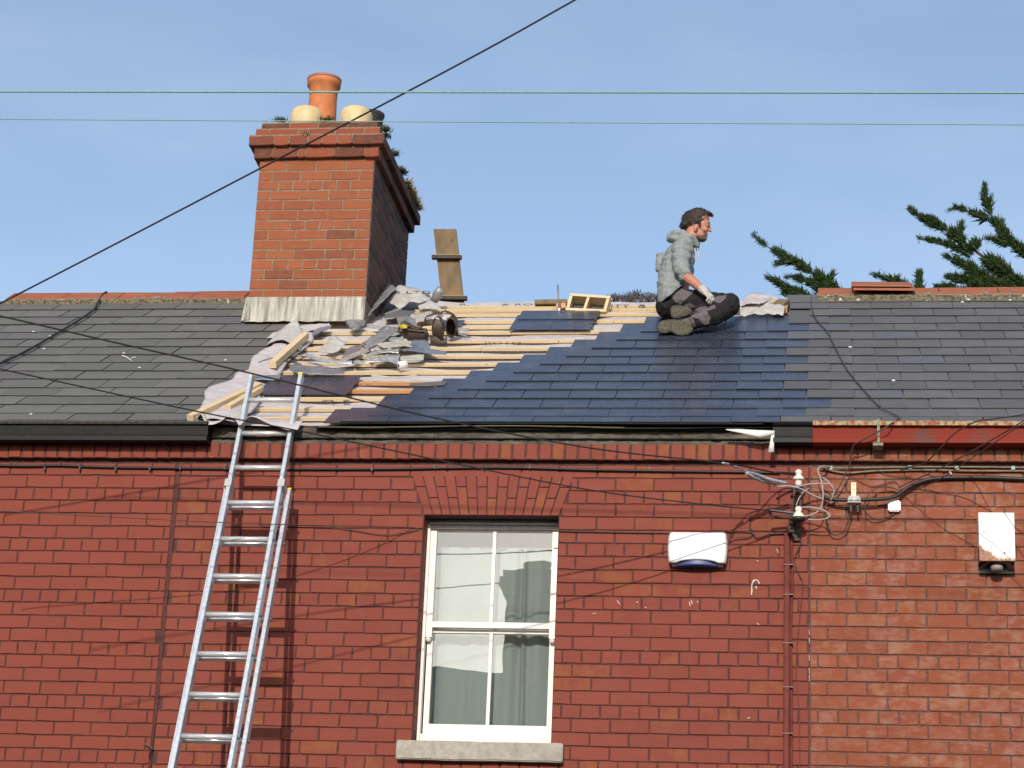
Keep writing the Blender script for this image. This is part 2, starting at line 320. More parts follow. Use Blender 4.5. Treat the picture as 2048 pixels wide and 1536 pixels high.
m2 = t.math('MAXIMUM', t.math('MAXIMUM', m1, t.math('MULTIPLY', low, 0.8)), spot)
c = t.mix(t.rng(t.math('ADD', corner, t.math('MULTIPLY', n, 0.55)), 0.98, 1.14, 0, 0.6), (0.80, 0.80, 0.79), (0.66, 0.52, 0.30))
c = t.mix(m2, c, t.mix(t.rng(t.noise(60, 3), 0.35, 0.65), (0.16, 0.055, 0.022), (0.34, 0.14, 0.05))); t.col(c); t.set(Roughness=0.5); MAT['rusty_white'] = t.mat
MAT['porcelain'] = simple('cream_porcelain', (0.74, 0.70, 0.60), 0.22)
MAT['cable_black'] = simple('black_cable', (0.014, 0.013, 0.013), 0.5)
MAT['cable_brown'] = simple('brown_old_cable', (0.055, 0.035, 0.026), 0.55, var=0.3)
MAT['cable_grey'] = simple('pale_grey_cable', (0.34, 0.335, 0.325), 0.55)
MAT['tape'] = sheet_mat('grey_wrapped_splice', (0.16, 0.17, 0.19), (0.52, 0.54, 0.56), 0.6, 0.0, 120, 0.6, 160)
MAT['cable_tan'] = simple('tan_cable_sheath', (0.20, 0.145, 0.10), 0.6, var=0.2)
MAT['rope_green'] = simple('pale_green_rope', (0.20, 0.36, 0.30), 0.7, var=0.2, scale=150)
MAT['conduit'] = simple('red_painted_conduit', (0.155, 0.042, 0.033), 0.8, var=0.15, spec=0.15)
MAT['brass'] = simple('pale_strap', (0.62, 0.56, 0.36), 0.5, var=0.1)
MAT['clip'] = simple('grey_clip', (0.42, 0.42, 0.40), 0.5)
MAT['paper'] = simple('pale_tape_edge', (0.70, 0.68, 0.65), 0.6)
MAT['ink'] = simple('grey_black_print', (0.06, 0.055, 0.06), 0.7)
MAT['leather'] = simple('brown_leather_belt', (0.060, 0.038, 0.026), 0.6, var=0.35, scale=40, bump=0.35, bs=80)
MAT['leather_in'] = simple('dark_pouch_inside', (0.028, 0.02, 0.016), 0.75, var=0.3, scale=40)
MAT['yellow_tool'] = simple('yellow_tool_handle', (0.70, 0.55, 0.02), 0.45)
def cloth(name, c, var=0.18, sc=40):
    t = NT(name); n = t.noise(sc, 4); t.col(t.mix(t.rng(n, 0.3, 0.7), tuple(x * (1 - var) for x in c), tuple(x * (1 + var) for x in c))); t.set(Roughness=0.95); t.b.inputs['Specular IOR Level'].default_value = 0.15
    t.bump(t.noise(16, 3, 0.5, (1, 1, 1.8)), 0.55, 0.02); return t.mat
MAT['hoodie'] = cloth('grey_fleece', (0.225, 0.245, 0.245)); MAT['trouser'] = cloth('black_work_trouser', (0.020, 0.018, 0.019)); MAT['panel'] = cloth('grey_reinforced_panel', (0.125, 0.108, 0.118))
MAT['skin'] = sheet_mat('weathered_skin', (0.38, 0.150, 0.098), (0.46, 0.195, 0.128), 0.5, 0, 60, 0.2, 150)
MAT['beard'] = sheet_mat('brown_stubble', (0.085, 0.052, 0.038), (0.15, 0.085, 0.06), 0.8, 0, 150, 0.5, 200)
MAT['hair'] = sheet_mat('short_brown_hair', (0.016, 0.011, 0.009), (0.040, 0.026, 0.018), 0.6, 0, 110, 0.9, 170)
MAT['eye'] = simple('dark_eye_and_mouth', (0.05, 0.025, 0.02), 0.4)  # dark brown for the eye and mouth patches
MAT['glove'] = cloth('white_work_glove', (0.44, 0.42, 0.385), 0.12)
MAT['sole'] = sheet_mat('muddy_boot_sole', (0.06, 0.056, 0.04), (0.125, 0.115, 0.085), 0.9, 0, 35, 0.9, 90)
MAT['boot'] = sheet_mat('scuffed_brown_boot', (0.07, 0.058, 0.045), (0.12, 0.10, 0.075), 0.8, 0, 35)
t = NT('cypress_foliage'); r = t.rand(); t.col(t.ramp(r, [(0, (0.012, 0.030, 0.009)), (0.6, (0.028, 0.056, 0.016)), (1, (0.066, 0.10, 0.034))])); t.set(Roughness=0.8); t.b.inputs['Specular IOR Level'].default_value = 0.2; MAT['cypress'] = t.mat
MAT['bark'] = simple('brown_bark', (0.07, 0.05, 0.035), 0.9, var=0.3)
MAT['twig'] = simple('grey_twig', (0.075, 0.062, 0.06), 0.9, var=0.3)
MAT['asphalt'] = simple('asphalt', (0.05, 0.05, 0.052), 0.9, var=0.2, bump=0.3)
MAT['pavement'] = simple('concrete_pavement', (0.28, 0.27, 0.25), 0.9, var=0.15)
MAT['earth'] = simple('garden_earth', (0.10, 0.11, 0.06), 0.95, var=0.3, scale=3)

# ------------------------------------------------------------------ setting: ground, road, pavement
def sheet_obj(name, x0, x1, y0, y1, z, mat):
    m = MB(); m.quad([(x0, y0, z), (x1, y0, z), (x1, y1, z), (x0, y1, z)]); return struct(m.build(name, mat))
sheet_obj('ground', -900, 900, -900, 900, 0.0, MAT['earth'])
sheet_obj('road', -900, 900, -11.0, -3.0, 0.004, MAT['asphalt'])
for nm, ya, yb in (('pavement', -2.8, -1.2), ('pavement', -13.6, -11.2)):
    m = MB(); m.box(-300, 300, ya, yb, -0.1, 0.12); struct(m.build(nm, MAT['pavement']))
for nm, ya, yb in (('kerb', -2.95, -2.803), ('kerb', -11.197, -11.05)):
    m = MB(); m.box(-300, 300, ya, yb, -0.1, 0.125); struct(m.build(nm, MAT['sill']))

# ------------------------------------------------------------------ houses
HL = thing('terraced_house', 'left house with old grey slates, black gutter and evenly red painted bricks', 'house', 'terraced houses of the row')
HM = thing('terraced_house', 'middle house with half stripped roof, brick chimney and white sash window', 'house', 'terraced houses of the row')
HR = thing('terraced_house', 'right house with complete weathered slate roof, red gutter and bare unpainted bricks', 'house', 'terraced houses of the row')
XL, XR, PL, PR = -6.4, 2.5, -3.918, -0.004
WIN = (-2.341, -1.512, 3.52, 4.905)      # brick opening x0 x1 z0 z1
MORT = 0.007
def brick_mesh(name, L, H, mat, d=0.035, j=0.0025):
    m = MB(); c = 0.0035
    def J(): return random.uniform(-j, j)
    b = [(-L / 2, d, -H / 2), (L / 2, d, -H / 2), (L / 2, d, H / 2), (-L / 2, d, H / 2)]
    r = [(x + J(), 0.004, z + J()) for x, z in ((-L / 2, -H / 2), (L / 2, -H / 2), (L / 2, H / 2), (-L / 2, H / 2))]
    mid = [(J() * 2, 0.004, -H / 2 + J()), (L / 2 + J(), 0.004, J()), (J() * 2, 0.004, H / 2 + J()), (-L / 2 + J(), 0.004, J())]
    ring = [r[0], mid[0], r[1], mid[1], r[2], mid[2], r[3], mid[3]]
    fr = [(x * (1 - 2 * c / L), J() * 0.35, z * (1 - 2 * c / H)) for x, y, z in ring]
    m.v = b + ring + fr
    for i in range(8):
        k = (i + 1) % 8; m.f.append((4 + i, 4 + k, 12 + k, 12 + i))
    m.f.append(tuple(range(12, 20)))
    for i in range(4):
        k = (i + 1) % 4; m.f.append((i, k, 4 + 2 * k if k else 4, 5 + 2 * i, 4 + 2 * i))
    m.m = [0] * len(m.f)
    return m.mesh(name, mat)
CH, SL = 0.0816, 0.2315
JT = 0.0068
BH, BL, HDL = CH - JT, SL - JT, SL / 2 - JT
def variants(key, mat):
    return {'s': [brick_mesh('brick', BL, BH, mat) for _ in range(7)], 'h': [brick_mesh('brick', HDL, BH, mat) for _ in range(6)]}
def rows_for(x0, x1, z0, z1, ax, hole=None):
    """English garden wall bond on the shared course grid: (x centre, z centre, length)"""
    out = []; n0 = math.floor((z0 - 4.0025) / CH)
    for n in range(n0, 200):
        zb = 4.0025 + CH * n
        if zb >= z1 - 0.02: break
        ztop = min(zb + CH, z1); k = n % 4
        step = SL / 2 if k == 0 else SL
        off = {0: ax + SL / 4, 1: ax, 2: ax + SL / 2, 3: ax}[k] + random.uniform(-0.004, 0.004)
        i = math.floor((x0 - off) / step)
        zc = (zb + ztop) / 2
        while off + i * step < x1:
            a, b = max(off + i * step, x0), min(off + (i + 1) * step, x1); i += 1
            segs = [(a, b)]
            if hole:
                h = hole(zc)
                if h:
                    segs = []
                    if a < h[0]: segs.append((a, min(b, h[0])))
                    if b > h[1]: segs.append((max(a, h[1]), b))
            for s0, s1 in segs:
                if s1 - s0 > 0.035: out.append(((s0 + s1) / 2, zc, s1 - s0 - JT, ztop - zb - JT))
    return out
def lay(house_part, rows, var, limit, view, stuff_mat, name='brick', y=0.0):
    inn = [r for r in rows if view(r)]; out = [r for r in rows if not view(r)]
    inn.sort(key=lambda r: -r[2]); objs, rest = inn[:limit], inn[limit:] + out
    for x, z, L, H in objs:
        kind = 'h' if L < 0.15 else 's'; me = random.choice(var[kind]); o = link(name, me, house_part)
        o.location = (x, y + random.uniform(-0.0012, 0.0012), z); o.scale = (L / (HDL if kind == 'h' else BL), 1, H / BH)
        o.rotation_euler = (0, random.uniform(-0.004, 0.004), random.uniform(-0.004, 0.004))
    if rest:
        v, f = [], []
        for x, z, L, H in rest:
            kind = 'h' if L < 0.15 else 's'; me = random.choice(var[kind]); b = len(v); sx, sz = L / (HDL if kind == 'h' else BL), H / BH
            v += [(p.co.x * sx + x, p.co.y + y, p.co.z * sz + z) for p in me.vertices]; f += [tuple(b + i for i in p.vertices) for p in me.polygons]
        me = bpy.data.meshes.new(name); me.from_pydata(v, [], f); me.materials.append(stuff_mat); o = link(name, me, house_part); o['kind'] = 'stuff'
def winhole(z):
    if z < WIN[2] - 0.11: return None
    if z < WIN[2]: return (-2.42, -1.435)
    if z < WIN[3]: return (WIN[0], WIN[1])
    if z < 5.185:
        u = (z - 4.905) / 0.28; return (-2.341 - 0.098 * u, -1.510 + 0.092 * u)
    return None
ZB = 2.7
inview = lambda r: 3.3 < r[1] and -5.5 < r[0] < 1.42
# left wall
m = MB(); m.box(XL, PL + 0.002, MORT, 0.33, 0, 5.47); wL = m.build('wall', MAT['mortar_red'], HL)
lay(wL, rows_for(XL, PL - 0.012, ZB, 5.245, -4.8982 + 0.004), variants('l', MAT['brick_left']), 300, inview, MAT['brick_left'])
# middle wall with the window opening
m = MB(); m.box(PL + 0.002, WIN[0], MORT, 0.33, 0, 5.47); m.box(WIN[1], PR, MORT, 0.33, 0, 5.47); m.box(WIN[0], WIN[1], MORT, 0.33, 0, WIN[2] - 0.004); m.box(WIN[0], WIN[1], MORT, 0.33, WIN[3] + 0.002, 5.47)
wM = m.build('wall', MAT['mortar_red'], HM)
lay(wM, rows_for(PL + 0.002, PR, ZB, 5.245, -1.3995, winhole), variants('m', MAT['brick_mid']), 300, inview, MAT['brick_mid'])
# right wall
m = MB(); m.box(PR, XR, MORT, 0.33, 0, 5.47); wR = m.build('wall', MAT['mortar_right'], HR)
lay(wR, rows_for(PR + 0.002, XR, ZB, 5.245, 0.2145), variants('r', MAT['brick_right']), 300, inview, MAT['brick_right'])
# reveal bricks at the window sides (ends of the courses turned in)
for sx_, xx in ((-1, WIN[0]), (1, WIN[1])):
    for n in range(-6, 11):
        zb = 4.0025 + CH * n
        if zb < WIN[2] or zb + CH > WIN[3] + 0.01: continue
        m = MB(); m.box(xx - 0.02 if sx_ < 0 else xx - 0.0015, xx + 0.0015 if sx_ < 0 else xx + 0.02, 0.036, 0.150, zb + 0.004, zb + CH - 0.004); m.build('reveal_brick', MAT['brick_mid'], wM)
# flat arch over the window
NV = 15
for i in range(NV):
    def ax_(u, z): t = (z - 4.905) / 0.278; return (-2.341 + 0.831 * u) * (1 - t) + (-2.4385 + 1.022 * u) * t
    zs = [4.906, 5.015 if i % 2 else 5.085, 5.183] if i % 2 == 0 or True else []
    for za, zb in ((zs[0], zs[1]), (zs[1], zs[2])):
        u0, u1 = i / NV, (i + 1) / NV; g = 0.0042
        q = []
        for y in (-0.0015, 0.04):
            q.append([(ax_(u0, za) + g, y, za + g * 0.7), (ax_(u1, za) - g, y, za + g * 0.7), (ax_(u0, zb) + g, y, zb - g * 0.7), (ax_(u1, zb) - g, y, zb - g * 0.7)])
        m = MB(); m.hexa([q[0][0], q[0][1], q[1][0], q[1][1], q[0][2], q[0][3], q[1][2], q[1][3]]); m.build('arch_brick', MAT['brick_mid'], wM)
# projecting soldier course under the eaves
SP = 0.0803; sold = {}
for key, mat in (('l', MAT['brick_left']), ('m', MAT['brick_mid']), ('r', MAT['brick_right'])):
    sold[key] = [brick_mesh('soldier_brick', 0.0715, 0.099, mat, 0.05) for _ in range(6)]
x = XL + 0.02; par = {'l': wL, 'm': wM, 'r': wR}
while x < XR:
    key = 'l' if x < PL else ('m' if x < 0.13 else 'r'); c = x + SP / 2
    o = link('soldier_brick', random.choice(sold[key]), par[key if not (key == 'm' and c > PR) else 'r']); w = random.uniform(0.94, 1.02)
    o.location = (c, -0.036 + random.uniform(-0.002, 0.002), 5.301); o.scale = (w, 1, 1); o.rotation_euler = (0, random.uniform(-0.02, 0.02), 0)
    x += SP * random.uniform(0.985, 1.015)
for nm, a, b, hp, mt in (('corbel_bed', XL, PL, wL, 'mortar_red'), ('corbel_bed', PL, PR, wM, 'mortar_red'), ('corbel_bed', PR, XR, wR, 'mortar_right')):
    m = MB(); m.box(a + 0.001, b - 0.001, -0.030, 0.006, 5.252, 5.351); m.build(nm, MAT[mt], hp)

# ------------------------------------------------------------------ roofs
def roof_body(name, hp, x0, x1, s_top, hoff):
    m = MB()
    a = [RP(x0, -0.02, hoff), RP(x1, -0.02, hoff), RP(x0, s_top, hoff), RP(x1, s_top, hoff)]
    yr = a[2].y; zr = a[2].z
    bk = [Vector((x0, 2 * yr + 0.08, 5.40)), Vector((x1, 2 * yr + 0.08, 5.40))]
    m.quad([a[0], a[1], a[3], a[2]]); m.quad([a[2], a[3], bk[1], bk[0]])
    m.quad([a[0], a[2], bk[0]]); m.quad([a[1], bk[1], a[3]])
    return m.build(name, MAT['black_gap'], hp)
rL = roof_body('roof', HL, XL, PL + 0.02, 3.9, -0.05)
rM = roof_body('roof', HM, PL + 0.024, -0.19, 3.74, -0.105)
rR = roof_body('roof', HR, -0.186, XR, 3.86, -0.05)
def slate_mesh(w, l, t, mat, rag=0.0, dip=None):
    m = MB(); n = 6 if rag else 1; dip = dip if dip is not None else l * 0.033
    top = [(-w / 2 + w * i / n, (random.uniform(-rag, rag) if rag else 0), 0.0) for i in range(n + 1)]
    b = 0
    v = [(x, s, h) for x, s, h in top] + [(x, l, -dip) for x, s, h in top]
    v += [(x, s, h - t) for x, s, h in v]
    k = n + 1
    for i in range(n):
        m.f += [(i, i + 1, k + i + 1, k + i), (2 * k + i, 3 * k + i, 3 * k + i + 1, 2 * k + i + 1), (i, 2 * k + i, 2 * k + i + 1, i + 1), (k + i, k + i + 1, 3 * k + i + 1, 3 * k + i)]
    m.f += [(0, k, 3 * k, 2 * k), (n, 2 * k + n, 3 * k + n, k + n)]
    m.m = [0, 0, 1, 1] * n + [1, 1]
    m.v = [tuple(Vector((x, s * CA - h * SA, s * SA + h * CA))) for x, s, h in v]
    return m.mesh('slate', [mat, MAT['slate_edge']])
def put_slate(me, roof, x, s, dh=0.0, rz=0.0, sx=1.0, ds=0.0):
    o = link('slate', me, roof); p = RP(x, s + ds, dh); o.location = p; o.scale = (sx, 1, 1)
    if rz: o.rotation_euler = Matrix.Rotation(rz, 3, RN).to_euler()
    return o
# --- old slates, left
TL = [0.004, 0.194, 0.415, 0.64, 0.873, 1.116, 1.358, 1.609, 1.852, 2.104, 2.363, 2.604, 2.88, 3.15, 3.42]
WLs = [0.385, 0.40, 0.365, 0.36, 0.372, 0.356, 0.35, 0.362, 0.352, 0.345, 0.35, 0.342, 0.34, 0.335, 0.33]
VERGE = [-3.86, -3.75, -3.75, -3.75, -3.75, -3.75, -3.75, -3.78, -3.83, -3.78, -3.74, -3.66, -4.225, -4.225, -4.225]
old = {}
for j, (s, w) in enumerate(zip(TL, WLs)):
    L = 0.55 if j < 13 else 0.40
    ms = [slate_mesh(w - 0.0060, L, 0.0075, MAT['slate_old'], 0.003) for _ in range(3)]
    x = XL - 0.2 + (w / 2 if j % 2 else 0) + random.uniform(-0.03, 0.03)
    x += 0.5 * w
    while x + w / 2 < VERGE[j] + 0.26 * w:
        lim = VERGE[j]; put_slate(random.choice(ms), rL, x + random.uniform(-0.004, 0.004), s, random.uniform(0, 0.003), random.uniform(-0.012, 0.012), 1, random.uniform(-0.006, 0.006))
        x += w
    if lim - (x - w / 2) > 0.06: 
        ww = lim - (x - w / 2); put_slate(ms[0], rL, x - w / 2 + ww / 2, s, 0.001, 0, ww / w)
# --- new slates (middle) and weathered slates (right), one course grid
TN = [0.0, 0.138, 0.346, 0.593, 0.823, 1.055, 1.30, 1.538, 1.776, 2.024, 2.286, 2.551, 2.80, 3.06, 3.32]
SW = 0.3015
new_ms = [slate_mesh(SW - 0.0055, 0.6, 0.006, MAT['slate_new'], 0.0) for _ in range(2)]
old_ms = [slate_mesh(SW - 0.0065, 0.6, 0.007, MAT['slate_right'], 0.002) for _ in range(4)]
short_new = slate_mesh(SW - 0.0035, 0.37, 0.005, MAT['slate_new'], 0.0, 0.010); short_old = slate_mesh(SW - 0.0045, 0.33, 0.006, MAT['slate_right'], 0.002, 0.008)
for j, s in enumerate(TN):
    xl = -2.13 + 0.1525 * (j - 5)
    seam = -0.028 if (round((-0.028 - xl) / SW * 2) % 2 == 0) else -0.178
    lim = seam + (0.145 if j == 2 else 0)
    if j >= 12: lim = -9
    lim = round((seam - xl) / SW) * SW + xl
    if j == 2: lim += SW
    x = xl + SW / 2
    if j >= 12: x = lim + SW / 2
    else:
        while x < lim:
            if j < 12: put_slate(new_ms[0] if j else short_new, rM, x + random.uniform(-0.001, 0.001), s, random.uniform(0, 0.0012) + (0.0025 if x > lim - SW else 0), random.uniform(-0.003, 0.003))
            x += SW
    x = lim + SW / 2 if lim > -3 else x
    while x < XR:
        me = (short_old if (j == 0 or j >= 14) else random.choice(old_ms)); put_slate(me, rR, x + random.uniform(-0.002, 0.002), s, 0.003 * (x < 0.2) + random.uniform(0, 0.002), random.uniform(-0.004, 0.004), 1, random.uniform(-0.004, 0.004)); x += SW
# under-eaves slates of the new courses
for i in range(9):
    put_slate(short_new, rM, -2.995 + SW / 2 + i * SW, -0.003, -0.0085)
top_slate = slate_mesh(SW - 0.0045, 0.30, 0.006, MAT['slate_right'], 0.002, 0.006)
for i in range(10):
    put_slate(top_slate, rR, -0.178 + SW * (i + 0.5), 3.55, 0.002, random.uniform(-0.004, 0.004))

# --- battens, underlay
BT = [(835, 500), (816.5, 496), (796, 498), (780, 690), (764, 705), (743, 556), (727, 577), (711, 590), (695.5, 608), (680.5, 622), (663.5, 640), (653, 800), (642, 812), (628, 900), (620, 830), (613.5, 855)]
bat_s = []
for i, (py, pxl) in enumerate(BT):
    xa, s = roofxs(pxl, py, -0.028); _, s = roofxs(900, py, -0.028); bat_s.append(s)
    xb = -1.0 if s > 2.9 else -0.25
    if i == 11: xb = roofxs(1020, py, -0.022)[0]
    w = 0.044; mat = MAT['batten_orange'] if i in (3, 4) else MAT['batten']
    segs = [(xa, xb)] if i in (3, 4, 11) else [(xa, xa + 1.55 + random.uniform(-.3, .3)), (None, xb)]
    m = MB(); last = xa
    for a, b in segs:
        a = last if a is None else a; last = b + 0.003; m = MB()
        sl = random.uniform(-0.006, 0.006)
        c = [RP(X, s + ds + sl * (X - xa), h) for h in (-0.047, -0.027 - random.uniform(0, 0.002)) for ds in (-w / 2, w / 2) for X in (a, b)]
        m.hexa([c[0], c[1], c[2], c[3], c[4], c[5], c[6], c[7]]); m.build('batten', mat, rM)
def grid_sheet(rows, name, mats, parent, noise_amp=0.0, nsc=6.0, thick=0.0, smooth=True, seed=0, mat_fn=None):
    """rows: list of point rows of equal length -> sheet"""
    m = MB(); R_, C_ = len(rows), len(rows[0])
    for i, r in enumerate(rows):
        for j, p in enumerate(r):
            p = Vector(p); d = (noise.noise(p * nsc + Vector((seed, seed * 2, 0))) + 0.45 * noise.noise(p * nsc * 2.7 + Vector((seed, 0, seed))) + 0.35 * abs(noise.noise(p * nsc * 1.6 + Vector((0, seed, 3))))) * noise_amp
            m.v.append(tuple(p + RN * d))
    for i in range(R_ - 1):
        for j in range(C_ - 1):
            m.f.append((i * C_ + j, i * C_ + j + 1, (i + 1) * C_ + j + 1, (i + 1) * C_ + j)); m.m.append(0)
    me = bpy.data.meshes.new(name); me.from_pydata(m.v, [], m.f)
    for mt in (mats if isinstance(mats, (list, tuple)) else [mats]): me.materials.append(mt)
    if smooth: me.polygons.foreach_set('use_smooth', [True] * len(me.polygons))
    if thick:
        bm = bmesh.new(); bm.from_mesh(me); bmesh.ops.recalc_face_normals(bm, faces=bm.faces); bmesh.ops.solidify(bm, geom=bm.faces[:], thickness=thick); bm.to_mesh(me); bm.free()
    return link(name, me, parent)
# membrane sagging between the battens
rows = []; NS, NX = 150, 120
for i in range(NS + 1):
    s = 0.07 + (3.83 - 0.07) * i / NS; row = []
    near = min(abs(s - b - 0.0) for b in bat_s)
    bi = min(range(len(bat_s)), key=lambda q: abs(bat_s[q] - 0.045 - s)); lo_d = bat_s[bi] - s
    for k in range(NX + 1):
        x = -3.95 + 3.8 * k / NX
        sag = noise.noise(Vector((x * 1.5, s * 3.1, 3.0))) * 0.016 + noise.noise(Vector((x * 4, s * 9, 7.0))) * 0.008
        belly = min(near / 0.12, 1.0)
        below = max(0.0, 1 - abs(lo_d - 0.045) / 0.07)
        hgt = -0.054 + belly * (0.008 + sag * 1.2) - below * max(0.0, noise.noise(Vector((x * 1.9, bi * 7.3, 1.0))) + 0.12) * 0.10
        row.append(RP(x, s, max(-0.098, min(hgt, -0.053 if near < 0.03 else -0.034))))
    rows.append(row)
grid_sheet(rows, 'underlay', MAT['underlay'], rM)
# printed words on the membrane
def letters(txt, px, py, h, size, parent, slant=0.0, along=(1, 0), flip=False, stretch=1.0, rot=0.0, basis=None, origin=None, snap=None):
    cu = bpy.data.curves.new('printed_word', 'FONT'); cu.body = txt; cu.size = size; cu.extrude = 0.0004; cu.shear = slant; cu.space_character = 1.1
    tmp = bpy.data.objects.new('tmp', cu); COL.objects.link(tmp); bpy.context.view_layer.update()
    me = bpy.data.meshes.new_from_object(tmp.evaluated_get(bpy.context.evaluated_depsgraph_get())); bpy.data.objects.remove(tmp)
    o0 = origin if origin is not None else roofp(px, py, h); ex, ey = (basis if basis else (Vector((1, 0, 0)), Vector((0, CA, SA)))); en = ex.cross(ey).normalized()
    if rot: q = Matrix.Rotation(rot, 3, en); ex, ey = q @ ex, q @ ey
    for v in me.vertices: v.co = o0 + ex * v.co.x * (-1 if flip else 1) + ey * v.co.y * stretch * (-1 if flip else 1) + en * (v.co.z + 0.007)
    if snap is not None:                       # print lies in the sheet: lay every vertex on its surface
        tree = BVHTree.FromPolygons([v.co.copy() for v in snap.data.vertices], [tuple(q.vertices) for q in snap.data.polygons])
        for v in me.vertices:
            d = (v.co - CAM).normalized(); hit = tree.ray_cast(CAM, d)
            if hit[0] is not None: v.co = hit[0] - d * 0.004
    me.materials.clear(); me.materials.append(MAT['ink']); return link('printed_word', me, parent)
letters('& ROYO', 1002, 612.5, -0.028, 0.10, rM, 0, stretch=0.9); letters('R.', 917, 612.5, -0.028, 0.10, rM, stretch=0.9)
letters('ITY  &  YOR', 1220, 614.0, -0.028, 0.095, rM, stretch=0.9)
letters('ROYO', 705, 771, -0.046, 0.10, rM, stretch=0.8); letters('ROYO', 968, 687.5, -0.046, 0.09, rM, stretch=0.7); letters('O &', 640, 807, -0.046, 0.11, rM, stretch=0.8)

# --- ridge tiles
def ridge_tile_mesh(L):
    m = MB(); arm = 0.245; t = 0.016; st = 9
    prof = []
    for s_, off in ((-1, 0), (1, 0)): pass
    out = [(-arm * CA * 0.96, -arm * SA * 0.96), (-0.03, -0.012), (0, 0.0), (0.03, -0.012), (arm * CA * 0.96, -arm * SA * 0.96)]
    inn = [(y, z - t) for y, z in reversed(out)]
    m.extrude_x(out + inn, 0, L); return m.mesh('ridge_tile', MAT['ridge'])
def ridge_run(hp, x0, x1, sr, lens, dz):
    p = RP(0, sr, 0); x = x0; i = 0
    me = {}
    while x < x1 - 0.02:
        L = lens[i % len(lens)]; i += 1; e = min(x + L, x1)
        key = round(e - x, 3)
        if key not in me: me[key] = ridge_tile_mesh(e - x - 0.006)
        o = link('ridge_tile', me[key], hp); o.location = (x, p.y, p.z + dz + random.uniform(-0.004, 0.004)); o.rotation_euler = (0, random.uniform(-0.006, 0.006), random.uniform(-0.004, 0.004)); x = e
    m = MB()
    n = int((x1 - x0) / 0.03)
    for sgn in (0,):
        for k in range(n):
            xa = x0 + (x1 - x0) * k / n; xb = xa + (x1 - x0) / n; s0 = sr - 0.250 + random.uniform(-0.012, 0.012); hh = max(dz - 0.012, 0.01) + random.uniform(-0.006, 0.006)
            c = [RP(X, s, h) for h in (-0.02, hh) for s in (s0, sr - 0.15) for X in (xa, xb)]; m.hexa(c)
    m.build('ridge_bedding', MAT['ridge_mortar'], hp)
ridge_run(rL, XL, -4.23, 3.93, [0.47, 0.46, 0.42, 0.18, 0.44], 0.035)
ridge_run(rR, 0.06, XR, 3.84, [0.46, 0.45, 0.44], 0.052)
m = MB(); yy = RP(0, 3.72, 0); m.box(-3.3, -0.2, yy.y - 0.01, yy.y + 0.012, yy.z - 0.25, yy.z - 0.12); m.build('ridge_board', MAT['batten'], rM)

# --- gutters, wallhead, eaves felt
PROF = [(-0.015, 5.458), (-0.138, 5.462), (-0.146, 5.452), (-0.140, 5.441), (-0.126, 5.436), (-0.122, 5.385), (-0.126, 5.372), (-0.138, 5.365), (-0.138, 5.337), (-0.128, 5.333), (-0.015, 5.333)]
m = MB(); m.extrude_x(PROF, XL, -3.711); m.build('gutter', MAT['gutter_black'], HL)
m = MB(); m.extrude_x([(y - 0.002, z) for y, z in ((-0.138, 5.4635), (-0.1475, 5.452), (-0.14, 5.440), (-0.12, 5.46))], XL, -3.715); m.build('gutter_lip', simple('grey_gutter_lip', (0.055, 0.05, 0.045), 0.8, var=0.5, scale=40), HL)
m = MB(); m.extrude_x(PROF, -0.222, 0.012); m.build('gutter', MAT['gutter_black'], HM)
m = MB(); m.extrude_x(PROF, 0.014, XR); gR = m.build('gutter', MAT['gutter_red'], HR)
m = MB()
for k in range(150):
    xa = 0.016 + k * 0.0165; h = random.uniform(0.001, 0.005); m.box(xa, xa + 0.0166, -0.1495 - h, -0.135, 5.4415 - h * 0.4, 5.464 + h)
m.build('gutter_lip', MAT['lip_lichen'], HR)
m = MB(); m.box(0.395, 0.41, -0.155, -0.10, 5.33, 5.475); m.box(0.37, 0.43, -0.15, -0.04, 5.315, 5.332); m.build('gutter_bracket', simple('mossy_bracket', (0.22, 0.24, 0.16), 0.9, var=0.5, scale=80), HR)
# wallhead masonry left bare under the eaves of the middle house
rows = []
for i in range(9):
    z = 5.350 + 0.105 * i / 8
    rows.append([Vector((-3.72 + 3.5 * k / 160, -0.012 - 0.016 * (1 - i / 8) + 0.012 * noise.noise(Vector((k * 0.35, i * 0.9, 2))) + 0.010 * noise.noise(Vector((k * 0.9, i * 2.0, 9))), z)) for k in range(161)])
grid_sheet(rows, 'wallhead', MAT['wallhead'], wM, smooth=True)
# black felt hanging out over the wallhead
def felt_z(x): return 5.442 + 0.006 * math.sin(x * 2.1) - 0.018 * max(0, 1 - abs(x + 3.2) / 0.5)
rows = []
for i in range(5):
    u = i / 4
    rows.append([Vector((x, -0.02 - 0.050 * u, 5.462 - (0.010 + 0.012 * math.sin(x * 1.7) ** 2) * u)) for x in [-3.05 + 2.83 * k / 60 for k in range(61)]])
grid_sheet(rows, 'eaves_felt', MAT['black_gap'], rM, 0.004, 5, 0.003)
m = MB(); m.tube([Vector((x, -0.072, 5.462 - (0.010 + 0.012 * math.sin(x * 1.7) ** 2) + 0.003)) for x in [-3.02 + 1.9 * k / 40 for k in range(41)]], 0.0028, 5); m.build('felt_edge', MAT['cable_tan'], rM)
m = MB(); m.box(-3.02, -0.225, -0.050, -0.02, 5.438, 5.452); m.build('tilting_fillet', MAT['black_gap'], rM)
